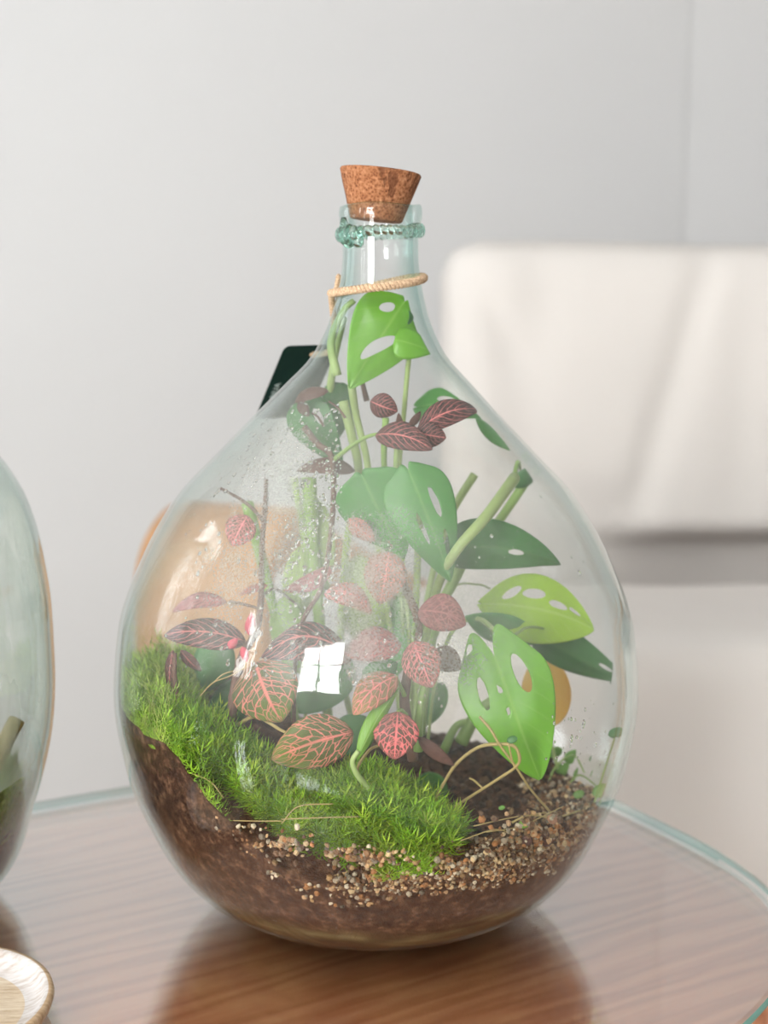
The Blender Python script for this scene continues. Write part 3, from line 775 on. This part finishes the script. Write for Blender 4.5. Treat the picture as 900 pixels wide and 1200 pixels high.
# vertical stalks
for pts, r, m in [([(395, 440, .0), (388, 400, .0), (402, 365, .0), (415, 352, .0)], 5.5, 'stemp'), ([(385, 470, .03), (392, 420, .02), (404, 372, .01)], 5, 'stemp'),
        ([(482, 404, .006), (478, 430, .01), (472, 500, .01), (468, 560, .015), (470, 690, .02), (476, 800, .02), (478, 870, .02)], 3.2, 'stemp'),
        ([(412, 452, .0), (418, 490, .01), (430, 540, .01), (440, 620, .02), (455, 720, .02), (470, 850, .02)], 5, 'stemp'),
        ([(402, 470, .01), (412, 510, .01), (420, 560, .015), (405, 650, .02), (400, 780, .02), (420, 870, .02)], 6, 'stemp'),
        ([(362, 560, .03), (366, 640, .03), (372, 700, .03), (380, 800, .03), (390, 880, .03)], 9, 'stemg'),
        ([(345, 560, .04), (356, 640, .04), (352, 720, .04), (360, 870, .04)], 4, 'stemp'),
        ([(290, 590, .02), (305, 650, .03), (322, 720, .03), (340, 800, .03), (350, 870, .03)], 7.5, 'stemg'),
        ([(495, 560, .03), (490, 640, .03), (486, 760, .03), (480, 870, .03)], 5, 'stemp'),
        ([(430, 470, .02), (425, 450, .02), (420, 430, .004)], 3.5, 'stemb'),
        ([(556, 556, .05), (530, 600, .045), (510, 660, .04), (495, 740, .03), (485, 860, .02)], 5.5, 'stemp'),
        ([(603, 560, .01), (570, 605, -.045), (535, 645, -.055), (512, 690, -.04), (495, 770, -.02)], 7.5, 'stemp'),
        ([(625, 562, .06), (585, 610, .05), (545, 660, .04), (520, 700, .03), (500, 780, .02)], 6, 'stemg'),
        ([(546, 650, .0), (530, 685, .0), (512, 720, .0), (500, 800, .0), (495, 860, .01)], 7, 'stemg'),
        ([(590, 750, -.05), (560, 725, -.01), (530, 740, .0), (510, 800, .0), (500, 880, .01)], 3.5, 'stemp'),
        ([(598, 748, -.06), (620, 735, -.02), (655, 740, .02)], 2.2, 'stemg'),
        ([(512, 745, .02), (530, 690, .01), (560, 685, .02), (575, 690, .03)], 1.6, 'stemp'),
        ([(640, 850, .045), (648, 880, .05), (655, 905, .05)], 3, 'stemp'),
        ([(602, 560, .05), (625, 540, .05), (632, 548, .06)], 3, 'stemg'),
        ([(540, 870, .02), (560, 835, .02), (585, 815, .02)], 9, 'stemg'), ([(520, 880, .02), (536, 850, .02), (560, 845, .02)], 6, 'stemg')]:
    stem(mon, pts, r, L_[m])
for pts in [[(405, 490, .0), (396, 478, .0), (385, 470, .0)], [(380, 500, .01), (372, 488, .01), (365, 484, .01)]]:
    stem(mon, pts, 1.6, L_['stemb'])
# foliage deeper inside; dark leaves added in place of a dark reflection and hollow
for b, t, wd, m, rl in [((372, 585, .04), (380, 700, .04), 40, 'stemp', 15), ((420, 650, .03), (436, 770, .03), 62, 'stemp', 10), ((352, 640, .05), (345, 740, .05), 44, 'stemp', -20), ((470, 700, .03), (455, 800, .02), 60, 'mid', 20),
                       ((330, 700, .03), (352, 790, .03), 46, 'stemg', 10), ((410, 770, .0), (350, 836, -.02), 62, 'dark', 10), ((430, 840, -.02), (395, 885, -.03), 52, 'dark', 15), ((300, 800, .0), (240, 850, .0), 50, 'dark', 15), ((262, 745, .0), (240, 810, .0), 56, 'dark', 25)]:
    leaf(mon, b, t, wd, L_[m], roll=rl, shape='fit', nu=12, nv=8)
# loose low leaves in the shade
leaf(mon, (500, 905, .01), (512, 940, .01), 40, L_['mid'], roll=20, shape='round', nu=10, nv=6)
leaf(mon, (520, 800, .02), (500, 850, .02), 34, L_['mid'], roll=30, shape='fit', nu=10, nv=6)
adopt(mon)

# --- nerve plants (fittonia)
fitL = thing('nerve_plant', 'nerve plant with dark red-veined leaves on a brown stem at the left above the moss', 'plant', (-.07, -.05, hsoil(-.07, -.05)), 'nerve plants')
leaf(fitL, (300, 776, -.075), (330, 846, -.085), 84, L_['gr'], roll=8, curl=.12, fold=.14, nu=20, nv=14, bend=.03)
leaf(fitL, (414, 858, -.098), (318, 890, -.102), 66, L_['gr'], roll=-10, curl=.10, fold=.10, nu=20, nv=14, bend=.05, mg=.006)
leaf(fitL, (288, 752, -.06), (192, 745, -.055), 40, L_['dk'], roll=18, curl=.12, fold=.3, nu=18, nv=10, bend=.05)
leaf(fitL, (266, 706, -.03), (202, 717, -.03), 22, L_['mv'], roll=30, curl=.1, nu=12, nv=8, bend=.1)
leaf(fitL, (314, 686, -.02), (280, 697, -.02), 12, L_['rd'], roll=40, curl=.1, nu=10, nv=6)
leaf(fitL, (290, 604, -.03), (272, 640, -.035), 38, L_['pk'], roll=10, curl=.12, fold=.2, nu=14, nv=10)
leaf(fitL, (412, 772, -.07), (306, 770, -.07), 62, L_['dk'], roll=38, curl=.2, fold=.3, nu=20, nv=12, bend=.14)
leaf(fitL, (203, 762, -.06), (200, 812, -.06), 18, L_['dk'], roll=40, curl=.08, nu=10, nv=6)
leaf(fitL, (212, 762, -.055), (236, 786, -.05), 16, L_['dk'], roll=30, nu=10, nv=6)
leaf(fitL, (232, 735, -.03), (276, 742, -.03), 22, L_['dark'], roll=20, nu=10, nv=6)
leaf(fitL, (392, 664, .0), (332, 692, .0), 22, L_['mv'], roll=20, curl=.1, nu=12, nv=8, bend=-.1)
for b, t, wd in (((292, 744, -.072), (295, 718, -.072), 13), ((268, 760, -.072), (278, 748, -.072), 11), ((284, 758, -.073), (289, 776, -.074), 10)):
    leaf(fitL, b, t, wd, L_['bud'], roll=15, nu=8, nv=6, name='young_leaf', fold=.5)
stem(fitL, [(275, 880, -.072), (272, 840, -.072), (276, 800, -.07), (285, 765, -.066), (300, 740, -.05), (306, 700, -.04), (307, 640, -.03), (311, 590, -.03), (312, 560, -.03)], 6.5, L_['stemb'], taper=.35, knots=.25)
stem(fitL, [(306, 700, -.04), (322, 690, -.03), (345, 706, -.02)], 2.2, L_['stemb'])
stem(fitL, [(308, 610, -.03), (296, 596, -.03), (280, 584, -.02), (258, 572, -.02)], 2.5, L_['stemb'], knots=.4)
stem(fitL, [(278, 850, -.072), (300, 840, -.08), (330, 856, -.088), (345, 862, -.092)], 2.6, L_['stemv'])
stem(fitL, [(270, 705, -.03), (300, 712, -.04), (305, 720, -.045)], 2, L_['stemb'])
stem(fitL, [(212, 845, -.07), (205, 800, -.065), (205, 765, -.06)], 4, L_['stemb'])
adopt(fitL)
fitC = thing('nerve_plant', 'nerve plant with bright pink net-veined leaves in the middle above the front moss', 'plant', (.01, -.06, hsoil(.01, -.06)), 'nerve plants')
leaf(fitC, (456, 646, -.09), (445, 708, -.098), 52, L_['pkl'], roll=-6, curl=.1, fold=.12, nu=18, nv=12)
leaf(fitC, (380, 695, -.085), (436, 720, -.09), 30, L_['pk'], roll=-15, curl=.14, fold=.3, nu=16, nv=10, bend=-.16)
leaf(fitC, (490, 716, -.085), (546, 732, -.08), 46, L_['mv'], roll=0, curl=.1, fold=.15, nu=16, nv=10, bend=-.1)
leaf(fitC, (484, 752, -.105), (506, 806, -.112), 48, L_['pk'], roll=0, curl=.1, fold=.12, nu=18, nv=12)
leaf(fitC, (470, 756, -.085), (404, 768, -.085), 46, L_['mv'], roll=22, curl=.14, fold=.3, nu=16, nv=10, bend=.1)
leaf(fitC, (465, 792, -.10), (414, 838, -.11), 42, L_['or'], roll=15, curl=.10, fold=.2, nu=18, nv=10, bend=.08)
leaf(fitC, (466, 834, -.105), (462, 890, -.112), 56, L_['rd'], roll=0, curl=.10, fold=.12, nu=18, nv=12)
leaf(fitC, (490, 864, -.09), (532, 897, -.09), 18, L_['br'], roll=20, curl=.1, nu=12, nv=8)
leaf(fitC, (508, 762, -.08), (540, 784, -.08), 34, L_['br'], roll=20, nu=12, nv=8)
leaf(fitC, (404, 862, -.09), (372, 880, -.09), 30, L_['rd'], roll=20, nu=12, nv=8)
leaf(fitC, (408, 608, -.05), (440, 634, -.05), 22, L_['pkl'], roll=10, nu=12, nv=8)
leaf(fitC, (425, 800, -.075), (466, 776, -.075), 34, L_['dark'], roll=15, nu=12, nv=8)
for pts, r, m in [([(484, 890, -.075), (478, 850, -.08), (474, 815, -.085), (482, 770, -.085), (490, 740, -.08), (486, 715, -.08), (475, 690, -.075), (468, 660, -.07)], 7, 'stemb'),
                  ([(474, 815, -.09), (468, 802, -.095), (464, 792, -.10)], 3, 'stemg'), ([(476, 838, -.085), (470, 832, -.095), (466, 834, -.105)], 3, 'stemg'),
                  ([(486, 730, -.08), (484, 745, -.095), (484, 754, -.105)], 3, 'stemg'), ([(490, 880, -.08), (492, 830, -.08), (500, 790, -.08)], 6, 'stemg'),
                  ([(436, 920, -.095), (418, 905, -.10), (432, 880, -.10), (448, 872, -.095)], 2.5, 'stemv'),
                  ([(474, 690, -.075), (462, 668, -.08), (457, 648, -.09)], 2.5, 'stemb')]:
    stem(fitC, pts, r, L_[m], knots=.15)
adopt(fitC)
fitT = thing('nerve_plant', 'tall nerve plant with small dark leaves at the top below the holed neck leaf', 'plant', (.0, .0, hsoil(0, 0)), 'nerve plants')
leaf(fitT, (440, 510, -.03), (507, 527, -.04), 34, L_['dk'], roll=-8, curl=.12, fold=.2, nu=18, nv=12, bend=-.09)
leaf(fitT, (486, 506, -.03), (523, 513, -.03), 32, L_['dk'], roll=10, curl=.1, nu=14, nv=8)
leaf(fitT, (490, 504, -.03), (562, 480, -.02), 32, L_['dk'], roll=-8, curl=.12, fold=.2, nu=18, nv=12, bend=-.10)
leaf(fitT, (434, 470, -.02), (466, 482, -.02), 30, L_['dk'], roll=12, curl=.12, fold=.3, nu=14, nv=10)
leaf(fitT, (468, 505, -.02), (467, 484, -.02), 9, L_['br'], roll=20, nu=8, nv=6, name='young_leaf')
leaf(fitT, (480, 500, -.02), (493, 482, -.02), 10, L_['br'], roll=20, nu=8, nv=6, name='young_leaf')
leaf(fitT, (416, 552, .0), (348, 552, .0), 24, L_['br'], roll=35, curl=.2, nu=14, nv=8)
leaf(fitT, (385, 458, .0), (345, 472, .01), 16, L_['br'], roll=30, curl=.2, nu=12, nv=8)
leaf(fitT, (350, 470, .01), (362, 488, .01), 14, L_['br'], roll=20, nu=10, nv=6)
for pts, r, m in [([(356, 500, .0), (372, 520, .0), (388, 535, -.01), (391, 580, -.01), (386, 640, -.01), (376, 690, -.02), (354, 730, -.03), (345, 790, -.04), (345, 870, -.04)], 4.2, 'stemb'),
                  ([(390, 540, -.01), (410, 524, -.015), (430, 512, -.025), (445, 508, -.03)], 3, 'stemg'),
                  ([(466, 510, -.02), (464, 560, -.02), (468, 620, -.025), (474, 680, -.04), (480, 760, -.05), (480, 870, -.05)], 3.6, 'stemp'),
                  ([(452, 490, -.02), (450, 540, -.015), (456, 600, .0), (465, 700, .01)], 4, 'stemg')]:
    stem(fitT, pts, r, L_[m])
adopt(fitT)
# --- folded grass-like blade
bl = thing('grass_blade', 'narrow bright green folded blade curving out of the front moss', 'plant', tuple(at(436, 925, -.1)))
leaf(bl, (418, 892, -.112), (468, 806, -.10), 22, L_['grass'], roll=20, curl=.05, fold=.6, shape='blade', nu=16, nv=8, bend=-.06)
stem(bl, [(436, 928, -.105), (420, 910, -.11), (413, 893, -.112), (420, 880, -.112)], 4, L_['stemp'], taper=.8)
adopt(bl)
# --- creeping vine, right
cv = thing('creeping_fig', 'thin creeping vine with tiny round leaves over the bare soil at right', 'plant', tuple(at(560, 930, -.05)))
for pts, r in [([(508, 940, -.085), (520, 918, -.085), (535, 895, -.088), (560, 876, -.09), (585, 872, -.095), (603, 875, -.098), (609, 890, -.098), (603, 900, -.096), (585, 912, -.092), (560, 928, -.085), (522, 952, -.075)], 2.3),
               ([(562, 840, -.09), (575, 855, -.095), (585, 872, -.098), (604, 898, -.096), (622, 925, -.09), (645, 952, -.075)], 1.8), ([(567, 925, -.085), (556, 915, -.085), (550, 912, -.085)], 1.5),
               ([(596, 872, -.098), (600, 890, -.097), (603, 900, -.096)], 1.4), ([(600, 964, -.08), (620, 955, -.08), (650, 958, -.07), (680, 950, -.05)], 1.5)]:
    stem(cv, pts, r, L_['stemv'], taper=.8, n=6, knots=.2)
for (px, py, Y, r, m) in [(600, 866, -.10, 12, 'dark'), (614, 965, -.085, 13, 'grass'), (588, 946, -.085, 7, 'tiny'), (722, 857, -.03, 18, 'dark'), (682, 905, .04, 20, 'tiny'), (672, 885, .05, 22, 'tiny'), (678, 930, .0, 13, 'tiny'), (705, 925, -.02, 22, 'tiny'), (700, 905, .02, 10, 'tiny'), (716, 893, .0, 9, 'dark'), (695, 888, .03, 9, 'dark'), (708, 940, -.03, 12, 'tiny'), (660, 900, .05, 22, 'tiny'), (650, 880, .06, 18, 'tiny'), (690, 925, .02, 12, 'dark'), (640, 912, .05, 16, 'stemv')]:
    leaf(cv, (px-r*.5, py+r*.25, Y), (px+r*.5, py-r*.1, Y), r*.75, L_[m], roll=random.uniform(-30, 30), shape='round', nu=8, nv=6, curl=.1)
for pts in [[(640, 930, .03), (650, 900, .04), (672, 885, .045), (690, 905, .03)], [(660, 930, .02), (682, 908, .035), (705, 925, -.01)], [(700, 940, -.01), (712, 900, .0), (722, 860, -.02)]]:
    stem(cv, pts, 1.6, L_['stemg'], n=6)
adopt(cv)
# fine pale roots over the soil and glass
rt = thing('root_fibres', 'fine pale roots and dead fibres lying over the soil and moss edge', 'roots', tuple(at(400, 960, -.1)))
def rootlet(pts, r=.8):
    P = []
    for (px, py) in pts:
        p, nr = raywall(px, py, .0035); P.append(tuple(p))
    mesh('root', *tube(spline(P, 6), r*.0004, 5), L_['stemv'], rt)
for pts in [[(195, 915), (215, 905), (245, 915), (262, 935)], [(235, 960), (290, 962), (330, 962)], [(330, 965), (350, 945), (390, 942)], [(200, 930), (240, 950), (280, 975)], [(330, 960), (380, 958), (420, 957)],
            [(555, 968), (600, 958), (640, 952)], [(570, 975), (610, 968), (660, 945)], [(540, 985), (580, 972), (600, 978)], [(250, 800), (262, 790), (280, 785)], [(235, 815), (250, 800), (270, 792), (290, 780)]]:
    rootlet(pts)
adopt(rt)

# ---------------------------------------------------------------- cork, twine and tag
def corkmat():
    n = NT('cork'); ob = n.n('ShaderNodeTexCoord').outputs['Object']
    a = n.noise(ob, 420., 5., .7); b = n.noise(n.n('ShaderNodeMapping', Vector=ob, Scale=(1, 1, .12)).outputs[0], 130., 3.)
    vo = n.n('ShaderNodeTexVoronoi', Vector=ob, Scale=620.).outputs['Distance']
    c = n.ramp(n.math('ADD', n.math('MULTIPLY', a, .75), n.math('MULTIPLY', vo, .35)), [(.32, (.10, .03, .013)), (.52, (.34, .135, .06)), (.8, (.56, .27, .14))])
    cr = n.maprange(b, .57, .66, 0., .75)
    c = n.mixc(cr, c, c4(.13, .045, .02))
    h = n.math('SUBTRACT', a, n.math('MULTIPLY', cr, .8))
    return n.done(n.bsdf(Base_Color=c, Roughness=.85, Specular_IOR_Level=.2, Normal=n.bump(h, .9, .0015)))
cp = [(0, 0), (.0145, 0), (.0155, .0006)] + [(.0155+(.0240-.0155)*t, .0006+.0272*t) for t in np.linspace(0, 1, 12)[1:-1]] + [(.0240, .0276), (.0234, .0286), (.0222, .0289), (.012, .0290), (0, .0290)]
V, F = lathe(cp, 48, lambda r, z, a: r*(1+.012*mnoise.noise(Vector((math.cos(a)*3, math.sin(a)*3, z*120)))))
ck = mesh('cork_stopper', V, F, corkmat()); tag(ck, 'tapered brown cork stopper tilted in the bottle mouth', 'cork')
ck.location = (.0002, 0, .4210); ck.rotation_euler = (R(-1), R(6.0), 0)

tg = thing('swing_tag', 'dark green card tag hung on natural twine behind the bottle neck', 'tag', (0, 0, .385))
twine = NT('twine'); ob = twine.n('ShaderNodeTexCoord').outputs['Object']
twm = twine.done(twine.bsdf(Base_Color=twine.ramp(twine.noise(ob, 900., 3.), [(.3, (.34, .21, .12)), (.7, (.72, .52, .35))]), Roughness=.9))
def rope(pts, r, turns, name='twine_strand', n=2):
    P = [Vector(p) for p in pts]; N = len(P); 
    for s in range(n):
        out = []; up = Vector((.3, .2, 1))
        for i, p in enumerate(P):
            t = (P[min(i+1, N-1)]-P[max(i-1, 0)]).normalized(); a = t.cross(up).normalized(); b = t.cross(a)
            ph = 2*math.pi*(turns*i/(N-1)+s/n); out.append(p+(a*math.cos(ph)+b*math.sin(ph))*r*.60)
        mesh(name, *tube(out, r*.58, 7), twm, tg)
A_tag = at(366, 416, .070)
# loop: tilted ring hugging the neck
loop = []
for i in range(721):
    a = 2*math.pi*i/720
    tz = .3835+.0046*math.cos(a)+.0008*math.sin(2*a) + .0008*math.sin(a)
    rr = float(ROUT(tz))+.0022+.0012*max(0, math.cos(a-math.pi))**6
    loop.append((LEAN+rr*math.cos(a), rr*math.sin(a), tz))
rope(loop, .0022, 36)
def on_shoulder(px, py, Y, off):
    p = at(px, py, Y); r0 = float(ROUT(p.z))+off; k = math.hypot(p.x, p.y); return (p.x*r0/k+lean(p.z)*.6, p.y*r0/k, p.z)
rope(spline([loop[368], on_shoulder(389, 352, .004, .0016), on_shoulder(392, 364, .010, .0015), on_shoulder(388, 385, .02, .0015), on_shoulder(380, 402, .028, .0015), on_shoulder(372, 412, .034, .0025), tuple(A_tag)], 24), .0018, 18)
rope(spline([on_shoulder(398, 346, .006, .001), on_shoulder(397, 335, .006, .0012), on_shoulder(398, 322, .006, .0012)], 10), .0014, 4)
# card
def card():
    A = at(334, 406, .058)
    ax = Vector((-.42, .65, -.9)).normalized(); ex = Vector((1, .65, 0)); ex = (ex-ax*ex.dot(ax)).normalized(); nn = ex.cross(ax).normalized()
    Lc, Wc, rc = .066, .040, .0045; pts = []
    for cx, cy, a0 in ((rc, rc, 180), (Wc-rc, rc, 270), (Wc-rc, Lc-rc, 0), (rc, Lc-rc, 90)):
        for k in range(7):
            a = R(a0+15*k); pts.append((cx+rc*math.cos(a), cy+rc*math.sin(a)))
    V = []; th = .0006
    for s in (0, th):
        V += [A+ex*x+ax*y+nn*s for x, y in pts]
    n = len(pts); F = [tuple(range(n)), tuple(range(2*n-1, n-1, -1))]+[(i, i+n, (i+1) % n+n, (i+1) % n) for i in range(n)]
    return V, F, A, ex, ax, nn
V, F, A, ex, ax, nn = card()
cardo = mesh('card', V, F, plain('green_card', (.005, .026, .020, 1), .7, .15, 300., spec=.2), tg, smooth=False)
fc = bpy.data.curves.new('card_lettering', 'FONT'); fc.body = 'NUA'; fc.size = .0060; fc.extrude = .00005; fc.space_character = 1.1
_tmp = bpy.data.objects.new('lettering_source', fc); C.objects.link(_tmp); bpy.context.view_layer.update()
_me = bpy.data.meshes.new_from_object(_tmp.evaluated_get(bpy.context.evaluated_depsgraph_get())); C.objects.unlink(_tmp); bpy.data.objects.remove(_tmp)
_me.materials.clear(); ft = bpy.data.objects.new('card_lettering', _me); link(ft, cardo)
front = nn if nn.y < 0 else -nn
xd = -ax; yd = front.cross(xd)
mw = Matrix((xd, yd, front)).transposed().to_4x4()
mw.translation = A+ex*.0078+ax*.0455+front*.0008
ft.matrix_basis = mw
_me.materials.append(plain('card_print', (.6, .68, .66, 1), .7))
adopt(tg); ft.matrix_parent_inverse = Matrix.Identity(4)

# ---------------------------------------------------------------- second bottle at the left edge
B2 = Vector((-.371, -.03, 0)); k2 = .963
Z2 = np.array([0, .008, .034, .067, .085, .124, .154, .193, .23, .26, .283, .33, .37, .40, .44, .47])*k2
R2 = np.array([.07, .118, .1545, .1655, .1717, .1797, .1815, .1809, .1767, .1697, .1584, .115, .065, .035, .025, .024])*k2
RO2 = pchip(Z2, R2)
z2 = list(np.concatenate([np.linspace(0, .02, 6), np.linspace(.026, .452, 54)]))
jar2 = thing('terrarium_bottle', 'second larger green glass bottle cut off at the left edge of the table', 'bottle', tuple(B2))
pr = [(0, .004), (.05, .001)]+[(float(RO2(z)), z) for z in z2]+[(.022, .454)]+[(float(RO2(z))-.003, z) for z in reversed(z2) if z > .01]+[(0, .009)]
mesh('glass_body', *lathe(pr, 112), M['bottle2'], jar2)
def fog2():
    n = NT('condensation_greenish'); ob = n.n('ShaderNodeTexCoord').outputs['Object']
    mp = n.n('ShaderNodeMapping', Vector=ob, Scale=(1, 1, .3)).outputs[0]
    s = n.maprange(n.noise(mp, 16., 4.), .3, .7, .12, .5)
    di = n.n('ShaderNodeBsdfDiffuse', Color=c4(.70, .76, .70)).outputs[0]; tl = n.n('ShaderNodeBsdfTranslucent', Color=c4(.70, .76, .70)).outputs[0]
    return n.done(n.n('ShaderNodeMixShader', i0=s, i1=n.n('ShaderNodeBsdfTransparent').outputs[0], i2=n.n('ShaderNodeMixShader', i0=.5, i1=di, i2=tl).outputs[0]).outputs[0])
f2 = mesh('condensation_film', *lathe([(float(RO2(z))-.0036, z) for z in np.linspace(.1, .36, 30)], 80), fog2(), jar2); f2['kind'] = 'stuff'
sz = .055
V, F = lathe([(0, .0105)]+[(float(RO2(z))-.0042, z) for z in np.linspace(.0105, sz, 10)]+[(.10, sz+.006), (.05, sz+.01), (0, sz+.01)], 80)
s2 = mesh('soil', V, F, soil.data.materials[0]); s2.location = B2; tag(s2, 'dark soil in the bottom of the cut-off left bottle', 'soil', kind='stuff')
V = []; F = []; col = []
for _ in range(900):
    a = R(random.uniform(-110, 40)); r = (float(RO2(sz))-.0055)*random.uniform(.75, 1.)**.5; L = random.uniform(.014, .032); x, y = r*math.cos(a), r*math.sin(a)
    t0 = T2[rng.integers(4)]*rng.uniform(.35, .8)
    for i in range(18):
        t = (i+.5)/18; an = i*2.4+random.random(); o = Vector((x, y, sz+L*t)); dv = Vector((math.cos(an), math.sin(an), .5+t)).normalized(); sd = dv.cross(Vector((0, 0, 1))).normalized()*.0005; b = len(V)
        for p in (o, o+dv*.003-sd, o+dv*.006, o+dv*.003+sd):
            rm = float(RO2(p.z))-.0045; rr = math.hypot(p.x, p.y)
            if rr > rm: p = Vector((p.x*rm/rr, p.y*rm/rr, p.z))
            V.append(p); col.append((*t0, 1))
        F.append((b, b+1, b+2, b+3))
o = mesh('moss_clump', V, F, mm, smooth=False); o.location = B2; setattr_color(o, col); tag(o, 'dark green moss in the cut-off bottle at the left edge', 'moss', kind='stuff')
dw = thing('driftwood', 'brown blurred twig standing in the cut-off left bottle', 'driftwood', tuple(B2+Vector((.13, -.02, sz))))
for pts in [[(.12, -.02, sz+.004), (.145, -.03, .10), (.16, -.035, .128), (.164, -.03, .136)], [(.145, -.03, .10), (.14, -.045, .125), (.138, -.05, .135)]]:
    o = mesh('twig', *tube([tuple(p) for p in spline(pts, 6)], [.005]*(6*(len(pts)-1)+1), 8), L_['stemv'], dw); o.matrix_parent_inverse = Matrix.Translation(Vector((.13, -.02, sz))).inverted()

# ---------------------------------------------------------------- wooden dish, lower left
def dishmat(name, a, b, c):
    n = NT(name); ob = n.n('ShaderNodeTexCoord').outputs['Object']
    f = n.noise(n.n('ShaderNodeMapping', Vector=ob, Rotation=(0, 0, 1.1), Scale=(1., 5., 1.)).outputs[0], 60., 5., .65)
    return n.done(n.bsdf(Base_Color=n.ramp(f, [(.32, a), (.5, b), (.7, c)]), Roughness=.55, Normal=n.bump(f, .3, .001)))
dish = thing('wooden_dish', 'round pale wooden dish with a whitewashed rim in the lower left corner', 'dish', (-.231, -.160, 0))
V, F = lathe([(0, .002), (.040, .001), (.050, .0), (.057, .004), (.0618, .011), (.063, .0145), (.0625, .0165), (.0610, .0172), (.0600, .0172)], 96)
mesh('dish_body', V, F, dishmat('dish_wood', (.36, .22, .12), (.55, .38, .23), (.68, .52, .36)), dish)
V, F = lathe([(.0600, .0172), (.0585, .0168), (.0565, .0135), (.0530, .0105), (.0485, .0088), (.0475, .0086)], 96)
mesh('whitewashed_rim', V, F, dishmat('dish_whitewash', (.42, .34, .29), (.62, .58, .57), (.74, .72, .73)), dish)
V, F = lathe([(.0475, .0086), (.03, .0082), (0, .008)], 96)
mesh('dish_floor', V, F, dishmat('dish_floor_wood', (.50, .36, .23), (.66, .53, .39), (.78, .68, .55)), dish)
